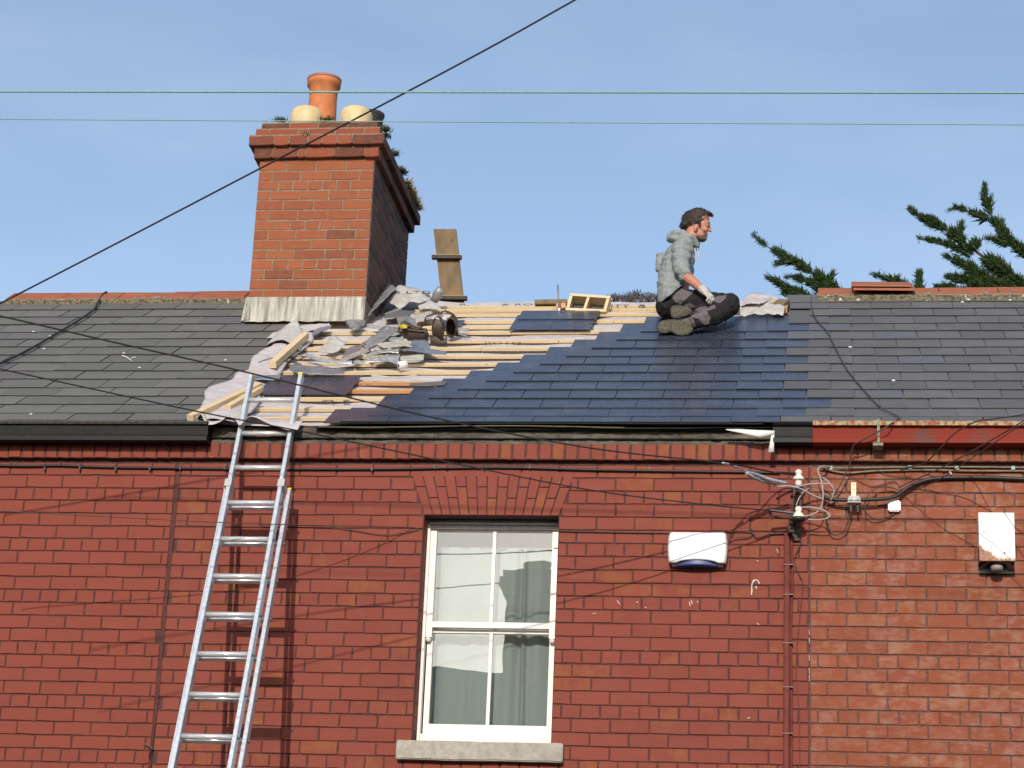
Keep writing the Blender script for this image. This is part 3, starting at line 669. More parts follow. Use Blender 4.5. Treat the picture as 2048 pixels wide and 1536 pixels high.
# membrane lapping over the eaves on the left, in waves
wave_px = [(392, 838), (402, 828), (412, 846), (424, 848), (440, 842), (455, 832), (470, 838), (480, 850), (495, 834), (512, 834), (530, 842), (552, 852), (575, 858), (596, 858)]
low = smooth_path([wallp(a, b + 1, -0.13) for a, b in wave_px], 5)
rows = []
for i in range(5):
    u = i / 4; rows.append([q.lerp(RP(q.x, 0.10, -0.025 + 0.0 * k), u) + Vector((0, 0, 0.018 * math.sin(u * PI))) for k, q in enumerate(low)])
grid_sheet(rows, 'eaves_membrane', MAT['underlay'], rM, 0.004, 9, 0.002)
# torn pale strip hanging at the right end of the felt
ta = [wallp(a, b, -0.135) for a, b in ((1452, 858), (1480, 858), (1515, 860), (1549, 861))]; tb = [wallp(a, b, -0.14) for a, b in ((1452, 860), (1480, 866), (1520, 875), (1549, 868))]
grid_sheet([ta, [(p + q) / 2 + Vector((0, -0.004, 0)) for p, q in zip(ta, tb)], tb], 'torn_membrane_strip', MAT['paper'], rM, 0, 1, 0.002)
ta = [wallp(a, b, -0.137) for a, b in ((1543, 868), (1540, 885), (1536, 904))]; tb = [wallp(a, b, -0.137) for a, b in ((1549, 868), (1548, 885), (1548, 904))]
grid_sheet([ta, tb], 'torn_membrane_strip', MAT['paper'], rM, 0, 1, 0.002)

# ------------------------------------------------------------------ chimney
YC = 2.42; CX0, CX1, CYB = -4.225, -3.316, 3.945
ch = link('chimney', None, HM); ch['label'] = 'orange brick chimney stack with stepped cap and lead apron'
m = MB(); m.box(CX0 + 0.004, CX1 - 0.004, YC + 0.004, CYB - 0.004, 6.4, 8.345); m.box(CX0 + 0.03, CX1 - 0.03, YC + 0.03, CYB, 8.345, 8.640)
core = m.build('chimney_core', MAT['mortar_chim'], ch)
cb = [brick_mesh('chimney_brick', 0.2195, 0.0705, MAT['brick_chim'], 0.03, 0.003) for _ in range(8)]
chd = [brick_mesh('chimney_brick', 0.106, 0.0705, MAT['brick_chim'], 0.03, 0.003) for _ in range(6)]
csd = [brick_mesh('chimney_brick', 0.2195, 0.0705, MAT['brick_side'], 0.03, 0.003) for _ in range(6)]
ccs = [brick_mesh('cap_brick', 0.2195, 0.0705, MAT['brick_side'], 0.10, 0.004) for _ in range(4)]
cc = [brick_mesh('cap_brick', 0.2195, 0.0705, MAT['brick_corn'], 0.10, 0.004) for _ in range(6)]
def chim_brick(x0, x1, z0, z1, face, yc, meshes=None, name='chimney_brick', xs=None):
    L = x1 - x0 - 0.0095; H = z1 - z0 - 0.0095
    me = random.choice(meshes or (chd if L < 0.15 else cb)); bl = 0.106 if me in chd else 0.2195
    o = link(name, me, ch); o.scale = (L / bl, 1, H / 0.0705)
    if face == 'front': o.location = ((x0 + x1) / 2, yc, (z0 + z1) / 2)
    elif face == 'right': o.location = (xs, (x0 + x1) / 2, (z0 + z1) / 2); o.rotation_euler = (0, 0, PI / 2)
    else: o.location = (xs, (x0 + x1) / 2, (z0 + z1) / 2); o.rotation_euler = (0, 0, -PI / 2)
CZ = [8.345, 8.251, 8.170, 8.0886, 8.0076, 7.9265, 7.842, 7.762, 7.682, 7.600, 7.521, 7.439, 7.3585, 7.277, 7.2005]
P_ = {'A': [-4.1147, -3.891, -3.657, -3.427], 'H': [-4.058, -3.943, -3.828, -3.716, -3.6015, -3.4905], 'B': [-4.004, -3.774, -3.541]}
order = ['B', 'A', 'H', 'A', 'B', 'A', 'H', 'A', 'B', 'A', 'H', 'A', 'B', 'A']
for j in range(14):
    zt, zb = CZ[j], CZ[j + 1]; xs = [CX0 + 0.001] + [v + random.uniform(-0.004, 0.004) for v in P_[order[j]]] + [CX1 - 0.001]
    for a, b in zip(xs[:-1], xs[1:]): chim_brick(a, b, zb, zt, 'front', YC)
    off = 0.0 if j % 2 else 0.115; y = YC + 0.036
    ys = [y] + [YC + off + 0.115 + 0.2255 * k for k in range(8) if y + 0.04 < YC + off + 0.115 + 0.2255 * k < CYB - 0.03] + [CYB]
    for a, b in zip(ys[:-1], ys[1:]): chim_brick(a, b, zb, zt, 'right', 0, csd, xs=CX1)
    if j < 11:
        for a, b in zip(ys[:-1], ys[1:]): 
            if a < YC + 0.5: chim_brick(a, b, zb, zt, 'left', 0, xs=CX0)
CAP = [(8.3465, 8.4245, 0.040), (8.4368, 8.515, 0.078), (8.525, 8.585, 0.040), (8.598, 8.651, 0.006)]
m = MB()
for i, (z0, z1, e) in enumerate(CAP):
    m.box(CX0 - e + 0.006, CX1 + e - 0.006, YC - e + 0.006, CYB + e - 0.006, z0 - 0.011 if i > 1 else z0 + 0.014, z1 + 0.0105)
m.build('cap_bed', MAT['mortar_chim'], ch)
for i, (z0, z1, e) in enumerate(CAP):
    a, b = CX0 - e, CX1 + e
    pat = [[0, .145, .35, .41, .645, .88, 1], [0, .185, .30, .44, .54, .655, .765, 1], [0, .11, .345, .42, .64, .87, 1], [0, .245, .49, .745, 1]][i]
    xs = [a + (b - a) * q for q in pat]
    for p, q in zip(xs[:-1], xs[1:]): chim_brick(p, q, z0 - 0.004, z1 + 0.004, 'front', YC - e, cc, 'cap_brick')
    y = YC - e + 0.105
    while y < CYB + e - 0.02:
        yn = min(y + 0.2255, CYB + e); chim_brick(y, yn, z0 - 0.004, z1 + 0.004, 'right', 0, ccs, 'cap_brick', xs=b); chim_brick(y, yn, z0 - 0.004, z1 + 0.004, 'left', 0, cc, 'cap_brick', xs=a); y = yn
# lead apron at its foot
rows = []
for i in range(7):
    u = i / 6; zt = 7.212 - 0.190 * u
    rows.append([Vector((CX0 - 0.006 + (CX1 - CX0 + 0.008) * k / 40 , YC - 0.012 - 0.010 * u - 0.006 * noise.noise(Vector((k * 0.4, i * 0.5, 4))), zt + 0.004 * noise.noise(Vector((k * 0.3, 0, 8))))) for k in range(41)])
rows.append([p + Vector((0, -0.05, -0.028 + 0.01 * noise.noise(Vector((k * 0.25, 3, 0))))) for k, p in enumerate(rows[-1])])
grid_sheet(rows, 'lead_apron', MAT['apron'], ch, 0, 1, 0.003)
# left cheek of the apron, folded
q = [(CX0 - 0.014, YC - 0.01, 7.205), (CX0 - 0.014, YC + 0.20, 7.235), (CX0 - 0.035, YC - 0.022, 7.02), (CX0 - 0.04, YC + 0.18, 7.13)]
m = MB(); m.quad([q[0], q[1], q[3], q[2]]); m.build('lead_cheek', MAT['lead_tan'], ch)
m = MB(); m.quad([q[2], q[0], (CX0 + 0.02, YC - 0.016, 7.206), (CX0 + 0.03, YC - 0.045, 7.02)]); m.build('lead_cheek', MAT['apron'], ch)
m = MB(); m.box(CX0 - 0.004, CX1 + 0.004, YC - 0.012, YC + 0.02, 7.196, 7.214); m.build('mortar_fillet', MAT['mortar_chim'], ch)
# pots
def pot(prof, c, mat, label, extra=None):
    m = MB(); m.lathe(prof, c, n=28); o = m.build('chimney_pot', mat, ch, True); o['label'] = label
    if extra: m = MB(); m.lathe(extra, c, n=28); m.build('chimney_pot_rim', MAT['pot_rim'], ch, True)
YP = 2.87
base = wallp(643, 240, YP); zt = wallp(646, 160, YP).z
pot([(0.118, 8.6), (0.117, 8.9), (0.112, 9.06), (0.116, zt - 0.075), (0.135, zt - 0.06), (0.135, zt - 0.004), (0.120, zt), (0.102, zt - 0.004), (0.10, 8.8)], (base.x, YP, 0), MAT['terracotta'], 'tall terracotta chimney pot', [(0.134, zt - 0.022), (0.139, zt - 0.016), (0.139, zt + 0.001), (0.120, zt + 0.006), (0.104, zt - 0.002)])
for px_, lab in ((613, 'cream rounded chimney pot to the left of the terracotta pot'), (712, 'cream rounded chimney pot to the right of the terracotta pot')):
    b = wallp(px_, 240, 2.76); z1 = wallp(px_, 220, 2.76).z
    pot([(0.118, 8.6), (0.128, z1 - 0.12), (0.130, z1 - 0.055), (0.118, z1 - 0.018), (0.098, z1), (0.085, z1 - 0.006), (0.08, z1 - 0.1)], (b.x, 2.76, 0), MAT['pot_cream'], lab)
b = wallp(742, 240, 3.3); z1 = wallp(742, 229, 3.3).z
pot([(0.09, 8.5), (0.10, z1 - 0.03), (0.11, z1 - 0.02), (0.11, z1), (0.08, z1)], (b.x, 3.3, 0), MAT['dark_pot'], 'dark sooty chimney pot behind the right cream pot')
def tuft(name, centers, mat, parent, n=120, r=0.05, ln=0.04):
    m = MB()
    for c in centers:
        for _ in range(n):
            p = Vector(c) + Vector((random.gauss(0, r), random.gauss(0, r), abs(random.gauss(0, r * 0.6)))); d = Vector((random.gauss(0, 1), random.gauss(0, 1), random.uniform(0.2, 1.6))).normalized() * ln * random.uniform(0.5, 1.3); s_ = d.orthogonal().normalized() * ln * 0.14
            m.quad([p - s_, p + s_, p + d])
    o = m.build(name, mat, parent); o['kind'] = 'stuff'; return o
tuft('moss', [(CX1 + 0.05, 2.42 + 0.10, 8.62), (CX1 + 0.03, 2.6, 8.6), (CX1 + 0.06, 2.85, 8.56), (CX1 + 0.07, 3.08, 8.52), (CX1 + 0.07, 3.14, 8.52)], MAT['moss'], ch, 170, 0.022, 0.032)
tuft('dry_moss', [(CX1 + 0.075, 3.35 + 0.07 * i, 8.53) for i in range(9)], MAT['moss_dry'], ch, 110, 0.02, 0.035)
tuft('moss', [wallp(556, 243, 2.45), wallp(566, 243, 2.46), wallp(650, 243, 2.42), wallp(660, 242, 2.42), wallp(615, 275, 2.37)], MAT['moss'], ch, 70, 0.018, 0.03)

# ------------------------------------------------------------------ sash window
win = link('window', None, HM)
D1, D2 = 0.145, 0.180
win.location.z = 0.009
def wbox(name, x0, x1, y0, y1, z0, z1, mat, parent=win): m = MB(); m.box(x0, x1, y0, y1, z0, z1); return m.build(name, mat, parent)
W = MAT['paint_white']
wbox('box_frame', WIN[0] + 0.003, WIN[0] + 0.022, D1 - 0.020, 0.23, WIN[2] + 0.004, WIN[3] - 0.004, W); wbox('box_frame', WIN[1] - 0.012, WIN[1] - 0.003, D1 - 0.020, 0.23, WIN[2] + 0.004, WIN[3] - 0.004, W)
m = MB(); m.box(WIN[0] + 0.022, WIN[1] - 0.012, D1 - 0.02, 0.23, 4.842, 4.868); m.box(WIN[0] + 0.022, WIN[1] - 0.012, D1 - 0.045, 0.23, 4.868, 4.878); m.box(WIN[0] + 0.022, WIN[1] - 0.012, D1 - 0.03, 0.23, 4.878, 4.897); m.build('head_board', MAT['paint_grey'], win)
# upper sash
us = MB(); us.box(-2.319, -2.281, D1, D1 + 0.035, 4.17, 4.842); us.box(-1.563, -1.5245, D1, D1 + 0.035, 4.17, 4.842); us.box(-2.281, -1.563, D1, D1 + 0.035, 4.231, 4.266); us.box(-2.281, -1.563, D1 + 0.002, D1 + 0.035, 4.832, 4.842); us.build('upper_sash', W, win)
wbox('glazing_bar', -1.931, -1.911, D1 + 0.004, D1 + 0.03, 4.266, 4.832, W)
for xx in (-2.302, -1.545): # horns
    m = MB(); m.lathe([(0.0, 4.143), (0.012, 4.145), (0.018, 4.158), (0.016, 4.171)], (xx, D1 + 0.018, 0), n=12); m.build('sash_horn', W, win, True)
# lower sash
ls = MB(); ls.box(-2.318, -2.279, D2 + 0.003, D2 + 0.04, 3.584, 4.222); ls.box(-1.563, -1.525, D2 + 0.003, D2 + 0.04, 3.584, 4.222); ls.box(-2.279, -1.563, D2 + 0.003, D2 + 0.04, 3.584, 3.648); ls.box(-2.279, -1.563, D2 + 0.005, D2 + 0.04, 4.205, 4.225); ls.build('lower_sash', W, win)
wbox('glazing_bar', -1.931, -1.911, D2 + 0.007, D2 + 0.034, 3.648, 4.205, W)
wbox('sash_sill', -2.318, -1.522, D1 - 0.01, 0.23, 3.522, 3.580, W)
wbox('staff_bead', -2.3185, -2.312, D1 + 0.037, D2 + 0.002, 3.58, 4.17, MAT['paint_grey'])
for xa, xb in ((-2.281, -1.931), (-1.911, -1.563)):
    wbox('pane', xa, xb, D1 + 0.016, D1 + 0.020, 4.266, 4.832, MAT['glass']); wbox('pane', xa, xb, D2 + 0.020, D2 + 0.024, 3.648, 4.205, MAT['glass'])
# stone sill
rows = MB(); rows.box(-2.424, -1.434, -0.052, 0.20, 3.411, 3.522); sl = rows.build('sill', MAT['sill'], win); sl.location.z = -0.009
bm = bmesh.new(); bm.from_mesh(sl.data); bmesh.ops.bevel(bm, geom=bm.edges[:], offset=0.006, segments=2, affect='EDGES'); bmesh.ops.subdivide_edges(bm, edges=[e for e in bm.edges if e.calc_length() > 0.2], cuts=24)
for v in bm.verts: v.co += Vector((0, noise.noise(v.co * 9) * 0.004, noise.noise(v.co * 11 + Vector((3, 0, 0))) * 0.005))
bm.to_mesh(sl.data); bm.free()
# room behind and net curtain
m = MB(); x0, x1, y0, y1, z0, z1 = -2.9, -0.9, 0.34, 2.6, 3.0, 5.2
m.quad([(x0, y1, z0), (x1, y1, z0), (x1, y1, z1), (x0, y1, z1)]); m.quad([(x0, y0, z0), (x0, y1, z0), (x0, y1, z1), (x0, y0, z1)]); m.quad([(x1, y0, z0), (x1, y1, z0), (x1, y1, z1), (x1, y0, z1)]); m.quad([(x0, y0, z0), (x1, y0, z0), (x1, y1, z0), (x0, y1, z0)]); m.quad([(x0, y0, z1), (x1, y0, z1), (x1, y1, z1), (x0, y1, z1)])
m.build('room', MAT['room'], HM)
cur = thing('net_curtain', 'white net curtain hanging in pleats behind the sash window glass', 'curtain')
rows = []
for i in range(30):
    z = 3.50 + 1.26 * i / 29 + 0.0; row = []
    for k in range(181):
        x = -2.36 + 0.90 * k / 180; u = (x + 2.36) / 0.9; ph = u * 46 + 3.0 * math.sin(u * 7 + i * 0.02) + 1.2 * math.sin(u * 19)
        amp = 0.013 * (0.6 + 0.5 * math.sin(u * 11 + 1) + 0.25)
        row.append(Vector((x + 0.012 * math.sin(ph * 0.5 + i * 0.05), 0.30 + amp * math.sin(ph) + 0.01 * math.sin(i * 0.12 + u * 5), z + (0.012 * abs(math.sin(u * 24)) if i == 29 else 0))))
    rows.append(row)
grid_sheet(rows, 'net_cloth', MAT['net'], cur)
m = MB(); m.tube([(-2.36, 0.30, 4.772), (-1.46, 0.30, 4.772)], 0.005); m.build('curtain_wire', MAT['clip'], cur)

# ------------------------------------------------------------------ house across the street (seen mirrored in the panes)
oh = thing('opposite_house', 'dark roofline and chimney of the house opposite, mirrored in the sash window', 'house')
m = MB(); m.box(-16, 8, -23.5, -15.2, 0, 5.4); m.build('wall', MAT['mortar_red'], oh)
m = MB(); m.quad([(-16, -15.0, 5.35), (8, -15.0, 5.35), (8, -18.6, 7.42), (-16, -18.6, 7.42)]); m.quad([(-16, -18.6, 7.42), (8, -18.6, 7.42), (8, -23.7, 5.3), (-16, -23.7, 5.3)]); m.build('roof', MAT['slate_old'], oh)
m = MB(); m.box(-4.42, -2.95, -19.0, -18.2, 6.8, 8.55); m.box(-4.47, -2.9, -19.05, -18.15, 8.45, 8.55); m.box(-4.54, -2.85, -19.1, -18.1, 8.55, 8.70); m.box(-4.49, -2.9, -19.06, -18.14, 8.70, 8.82); oc = m.build('chimney', MAT['brick_corn'], oh)
for xx, hh, r in ((-4.02, 9.02, 0.2), (-3.35, 9.25, 0.17)):
    m = MB(); m.lathe([(r, 8.8), (r * 0.95, hh - 0.1), (r * 1.1, hh - 0.06), (r * 1.1, hh), (r * 0.7, hh)], (xx, -18.6, 0), n=16); m.build('chimney_pot', MAT['terracotta'], oc, True)

# ------------------------------------------------------------------ ladder
lad = thing('extension_ladder', 'aluminium extension ladder leaning against the eaves with its shadow on the red wall', 'ladder')
L0 = Vector((-3.362, 0.045, 5.655)); LD = Vector((0.0055, -0.1141, -0.2532)); du = LD.normalized(); perp = Vector((0, -du.z, du.y)).normalized()   # perp points away from the wall?
if perp.y > 0: perp = -perp
def lpt(k, x, off): return L0 + LD * k + Vector((x, 0, 0)) + perp * off
hw = 0.161
ktop, kbot = -0.72, 21.6
def stile(x, k0, k1, off, dpt=0.062, wid=0.026):
    m = MB(); m.beam(lpt(k0, x, off), lpt(k1, x, off), wid, dpt, perp)
    o = m.build('stile', MAT['aluminium'], lad); bv = bmesh.new(); bv.from_mesh(o.data); bmesh.ops.bevel(bv, geom=bv.edges[:], offset=0.003, segments=1, affect='EDGES'); bv.to_mesh(o.data); bv.free(); return o
KB = 2.46
for sx_ in (-1, 1):
    stile(sx_ * hw, ktop, 19.0, 0.0)
    m = MB(); m.beam(lpt(ktop - 0.03, sx_ * hw, 0), lpt(ktop + 0.03, sx_ * hw, 0), 0.029, 0.066, perp); m.build('end_cap', MAT['yellow'], lad)
    stile(sx_ * (hw + 0.036), KB, kbot, -0.078)
    m = MB(); m.beam(lpt(KB - 0.03, sx_ * (hw + 0.036), -0.078), lpt(KB + 0.02, sx_ * (hw + 0.036), -0.078), 0.029, 0.066, perp); m.build('end_cap', MAT['yellow'], lad)
    m = MB(); m.beam(lpt(2.42, sx_ * (hw + 0.004), 0.0), lpt(2.62, sx_ * (hw + 0.004), 0.0), 0.042, 0.072, perp); m.build('guide_bracket', MAT['clip'], lad)
    m = MB(); m.beam(lpt(2.62, sx_ * hw, -0.04), lpt(2.95, sx_ * (hw + 0.03), -0.075), 0.012, 0.012, perp); m.build('bracket_arm', MAT['steel_dark'], lad)
for k in range(0, 19):
    m = MB(); m.tube([lpt(k, -hw + 0.012, 0), lpt(k, hw - 0.012, 0)], 0.0165, 14); m.build('rung', MAT['rung'], lad, True)
for k in range(3, 21):
    m = MB(); m.tube([lpt(k - 0.09, -hw - 0.024, -0.078), lpt(k - 0.09, hw + 0.024, -0.078)], 0.0165, 14); m.build('rung', MAT['rung'], lad, True)
    if k < 14:
        for off, xx in ((0.0, hw + 0.014), (-0.078, hw + 0.052)):
            kk = k + (0.01 if off == 0 else -0.09); m = MB(); m.tube([lpt(kk, xx, off), lpt(kk, xx + 0.010, off)], 0.009, 8); m.build('rivet', MAT['steel_dark'], lad)
for k in (1, 2):
    m = MB(); m.tube([lpt(k + 0.03, hw + 0.014, 0), lpt(k + 0.03, hw + 0.024, 0)], 0.008, 8); m.build('rivet', MAT['steel_dark'], lad)

# ------------------------------------------------------------------ boxes on the walls
def rbox(name, x0, x1, y0, y1, z0, z1, mat, parent, bev=0.01, seg=3):
    m = MB(); m.box(x0, x1, y0, y1, z0, z1); o = m.build(name, mat, parent); b = bmesh.new(); b.from_mesh(o.data); bmesh.ops.bevel(b, geom=b.edges[:], offset=bev, segments=seg, affect='EDGES'); b.to_mesh(o.data); b.free(); return o
al = thing('alarm_box', 'wide white rounded alarm box with blue lower lens on the painted wall', 'alarm box')
# cover: barrel-shaped outline, arched lower edge
m = MB(); NXA, NZA = 28, 14
def cover(u, v):   # u 0..1 across, v 0..1 up
    z0 = 4.607 + 0.020 * max(0.0, 1 - ((u - 0.5) / 0.36) ** 2) ** 0.6
    z = z0 + (4.797 - z0) * v; bul = 0.010 * (1 - (2 * v - 1) ** 2); cx = -0.667; hwid = 0.168 + bul
    x = cx + (2 * u - 1) * hwid; e = min(u, 1 - u) * 2; ev = min(1 - v, v * 1.0 + 0.35)
    y = -0.078 + 0.026 * (1 - min(1, e / 0.10)) ** 2 + 0.022 * (1 - min(1, ev / 0.16)) ** 2
    return Vector((x, y, z))
us_ = [0, .015, .03, .05, .08] + [0.08 + 0.84 * i / 20 for i in range(1, 20)] + [.92, .95, .97, .985, 1]; vs_ = [i / 16 for i in range(13)] + [.82, .88, .93, .97, 1]
rows = [[cover(u, v) for u in us_] for v in vs_]
rows = [[Vector((p.x, -0.052, p.z + 0.002)) for p in rows[0]]] + rows + [[Vector((p.x, -0.012, p.z)) for p in rows[-1]]]
for r in rows: r.insert(0, Vector((r[0].x, -0.012, r[0].z))); r.append(Vector((r[-1].x, -0.012, r[-1].z)))
grid_sheet(rows, 'cover', MAT['plastic_white'], al)
rbox('back_plate', -0.825, -0.509, -0.045, -0.001, 4.594, 4.785, MAT['plastic_tan'], al, 0.008)
m = MB()
us2 = [i / 24 for i in range(25)]
rows = [[Vector((-0.667 + (2 * u - 1) * 0.125, -0.070 + 0.02 * abs(2 * u - 1) ** 2, 4.590 + 0.036 * v * max(0.05, (1 - (2 * u - 1) ** 2)) + 0.002)) for u in us2] for v in (0, .3, .6, 1)]
rows.insert(0, [Vector((p.x, -0.02, p.z)) for p in rows[0]])
grid_sheet(rows, 'lens', MAT['plastic_blue'], al)
be = thing('alarm_bell_box', 'tall white metal alarm bell box, rusting at its lower left corner', 'alarm box')
m = MB(); X0, X1, Z0, Z1, YF = 0.976, 1.180, 4.622, 4.910, -0.142
m.box(X0, X1, YF, YF + 0.004, Z0, Z1); m.box(X0, X0 + 0.004, YF + 0.004, -0.004, Z0, Z1); m.box(X1 - 0.004, X1, YF + 0.004, -0.004, Z0, Z1); m.box(X0 + 0.004, X1 - 0.004, YF + 0.004, -0.004, Z1 - 0.004, Z1)
m.box(X0 + 0.004, X1 - 0.004, YF + 0.004, YF + 0.03, Z0, Z0 + 0.004); m.box(X0 + 0.004, X1 - 0.004, -0.012, -0.004, Z0 - 0.012, Z0 + 0.1); m.build('casing', MAT['rusty_white'], be)
m = MB()
for i in range(4): m.box(X0 - 0.003, X0 - 0.0005, -0.09, -0.05, 4.80 + i * 0.022, 4.812 + i * 0.022)
m.build('vent_louvre', MAT['steel_dark'], be)
m = MB(); m.lathe([(0.0, -0.045), (0.032, -0.045), (0.036, -0.03), (0.036, -0.018), (0.022, -0.014), (0.022, 0.03)], (1.078, -0.078, 4.622), n=20); m.build('bell_dome', simple('dull_dome', (0.28, 0.24, 0.22), 0.5), be, True)
m = MB(); m.beam((0.985, -0.03, 4.60), (1.03, -0.10, 4.622), 0.012, 0.003); m.beam((1.172, -0.02, 4.59), (1.14, -0.11, 4.62), 0.03, 0.003); m.box(X0 + 0.004, X1 - 0.004, -0.02, -0.006, 4.575, 4.61); m.build('mounting_bracket', MAT['steel_dark'], be)
m = MB(); m.tube([(1.005, YF - 0.004, 4.792), (1.005, YF + 0.001, 4.792)], 0.004, 8); m.tube([(1.12, YF - 0.004, 4.668), (1.12, YF + 0.001, 4.668)], 0.005, 8); m.tube([(1.047, YF - 0.003, 4.70), (1.047, YF + 0.001, 4.70)], 0.003, 8); m.build('screw', simple('rusty_screw', (0.22, 0.12, 0.06), 0.7), be)
jb = thing('junction_box', 'small square white cable junction box beside the thick black cable', 'junction box')
rbox('box_body', 0.4585, 0.5315, -0.036, -0.001, 4.943, 5.010, MAT['plastic_white'], jb, 0.007)
cl = thing('cable_clamp', 'bolted grey cable clamp hung on a pale strap with two holes', 'cable clamp')
Zc = wallp(1708, 1001, -0.06).z; Xc = wallp(1708, 1001, -0.06).x
m = MB(); m.box(Xc - 0.016, Xc + 0.014, -0.035, -0.029, Zc + 0.02, wallp(1707, 965, -0.03).z); m.build('strap', MAT['brass'], cl)
m = MB(); zt_ = wallp(1707, 965, -0.03).z
for dz_ in (0.014, 0.044): m.tube([(Xc - 0.001, -0.0365, zt_ - dz_), (Xc - 0.001, -0.034, zt_ - dz_)], 0.0055, 8)
m.build('strap_hole', MAT['steel_dark'], cl)
rbox('clamp_body', Xc - 0.036, Xc + 0.036, -0.105, -0.05, Zc - 0.018, Zc + 0.020, MAT['clip'], cl, 0.008); rbox('clamp_plate', Xc - 0.042, Xc + 0.042, -0.112, -0.035, Zc - 0.026, Zc - 0.017, MAT['clip'], cl, 0.003, 1)
for dx_ in (-0.019, 0.021):
    m = MB(); m.tube([(Xc + dx_, -0.109, Zc), (Xc + dx_, -0.103, Zc)], 0.010, 6); m.tube([(Xc + dx_, -0.08, Zc - 0.075), (Xc + dx_, -0.08, Zc - 0.02)], 0.0065, 8); m.build('bolt', MAT['steel_dark'], cl)

# ------------------------------------------------------------------ insulators on their iron bracket
ib = thing('insulator_bracket', 'rusty iron wall bracket carrying two cream porcelain insulators', 'bracket')
XI = -0.069
m = MB(); m.beam((XI - 0.02, -0.09, 5.09), (XI - 0.055, -0.07, 4.80), 0.012, 0.012, (0, 1, 0)); m.beam((XI + 0.018, -0.09, 5.09), (XI + 0.002, -0.07, 4.80), 0.016, 0.010, (0, 1, 0)); m.beam((XI - 0.06, -0.005, 4.80), (XI - 0.04, -0.10, 4.80), 0.03, 0.012); m.box(XI - 0.07, XI + 0.01, -0.02, -0.003, 4.76, 4.85); m.beam((XI - 0.04, -0.004, 5.04), (XI, -0.12, 5.04), 0.02, 0.012); m.beam((XI - 0.03, -0.004, 4.865), (XI, -0.12, 4.865), 0.022, 0.014)
m.build('iron_arm', simple('rusty_iron', (0.075, 0.055, 0.04), 0.8, 0.2, var=0.4, scale=60), ib)
PI1 = [(0.001, 0.050), (0.012, 0.049), (0.020, 0.040), (0.022, 0.026), (0.017, 0.020), (0.017, 0.012), (0.027, 0.006), (0.034, -0.008), (0.035, -0.014), (0.024, -0.017), (0.021, -0.020), (0.021, -0.042), (0.018, -0.052), (0.001, -0.053)]
m = MB(); m.lathe(PI1, (XI, -0.12, 5.122), n=22); m.build('insulator', MAT['porcelain'], ib, True)
m = MB(); m.lathe(PI1[:9] + [(0.034, -0.018), (0.001, -0.018)], (XI, -0.12, 4.895), n=22); m.build('insulator', MAT['porcelain'], ib, True)
m = MB(); m.lathe([(0.036, -0.018), (0.042, -0.02), (0.042, -0.036), (0.03, -0.042), (0.012, -0.045), (0.012, -0.07), (0.001, -0.07)], (XI, -0.12, 4.895), n=18); m.build('insulator_cup', MAT['cable_black'], ib, True)

# ------------------------------------------------------------------ cables and wires
def wire(name, pts, r, mat, label, cat='cable', group=None, sub=6, n=6, smooth=True):
    m = MB(); m.tube(smooth_path(pts, sub) if sub > 1 else pts, r, n); o = m.build(name, mat, None, smooth); tag(o, label, cat, group); return o
# overhead ones
def over(pxs, a, b): return [diagp(x, y, a, b) for x, y in pxs]
wire('overhead_cable', over([(-160, 688), (0, 607), (250, 478), (520, 337), (800, 191), (1000, 84), (1155, -3), (1300, -82)], -3.2, -0.35), 0.0050, MAT['cable_black'], 'thick black overhead cable crossing the sky diagonally in front of the chimney', sub=4)
wire('overhead_rope', over([(-150, 182.7), (0, 183.3), (1024, 184.6), (2048, 185.8), (2200, 186)], -3.0, 0), 0.0052, MAT['rope_green'], 'twisted pale green line stretched level across the sky, upper and thicker one', 'line', sub=10, n=7)
wire('overhead_rope', over([(-150, 237), (0, 238.4), (1024, 244.5), (2048, 249.4), (2200, 250)], -3.3, 0), 0.0026, MAT['rope_green'], 'thin green line stretched level across the sky just below the thick one', 'line', sub=10)
wire('service_wire', over([(-160, 600), (0, 632), (230, 685), (500, 746), (870, 836), (1180, 896), (1445, 926)], -0.30, 0.55) + [Vector((-0.20, -0.16, 5.14)), Vector((XI - 0.01, -0.125, 5.135))], 0.0046, MAT['cable_black'], 'black service wire sloping down to the upper porcelain insulator', sub=5)
wire('service_wire', over([(-160, 706), (0, 738), (400, 824), (600, 862), (900, 925), (1180, 980), (1400, 1008), (1535, 1021)], -0.06, 0.64) + [Vector((XI - 0.02, -0.12, 4.895))], 0.0038, MAT['cable_black'], 'black service wire sloping down to the lower porcelain insulator', sub=5)
wire('wall_wire', [wallp(-60, 1019, -0.9), wallp(0, 1022, -0.85), wallp(400, 1043, -0.62), wallp(600, 1050, -0.40), wallp(760, 1053, -0.15), wallp(845, 1056, 0.05)], 0.0028, MAT['cable_brown'], 'thin dark wire running level from the left to the window top corner', 'wire')
wire('wall_wire', [wallp(520, 1050, -0.02), wallp(640, 1052, -0.015), wallp(700, 1059, -0.012), wallp(760, 1069, -0.012), wallp(800, 1067, -0.012), wallp(846, 1058, 0.0)], 0.0026, MAT['cable_brown'], 'slack thin wire drooping to the left upper corner of the window', 'wire')
wire('slope_cable', [roofp(214, 583, 0.05), roofp(205, 590, 0.03), roofp(195, 606, 0.02), roofp(184, 622, 0.02), roofp(150, 645, 0.02), roofp(118, 664, 0.018), roofp(60, 698, 0.018), roofp(0, 727, 0.018), roofp(-60, 750, 0.018)], 0.0088, MAT['cable_black'], 'thick black cable hanging down over the old left slates', sub=6)
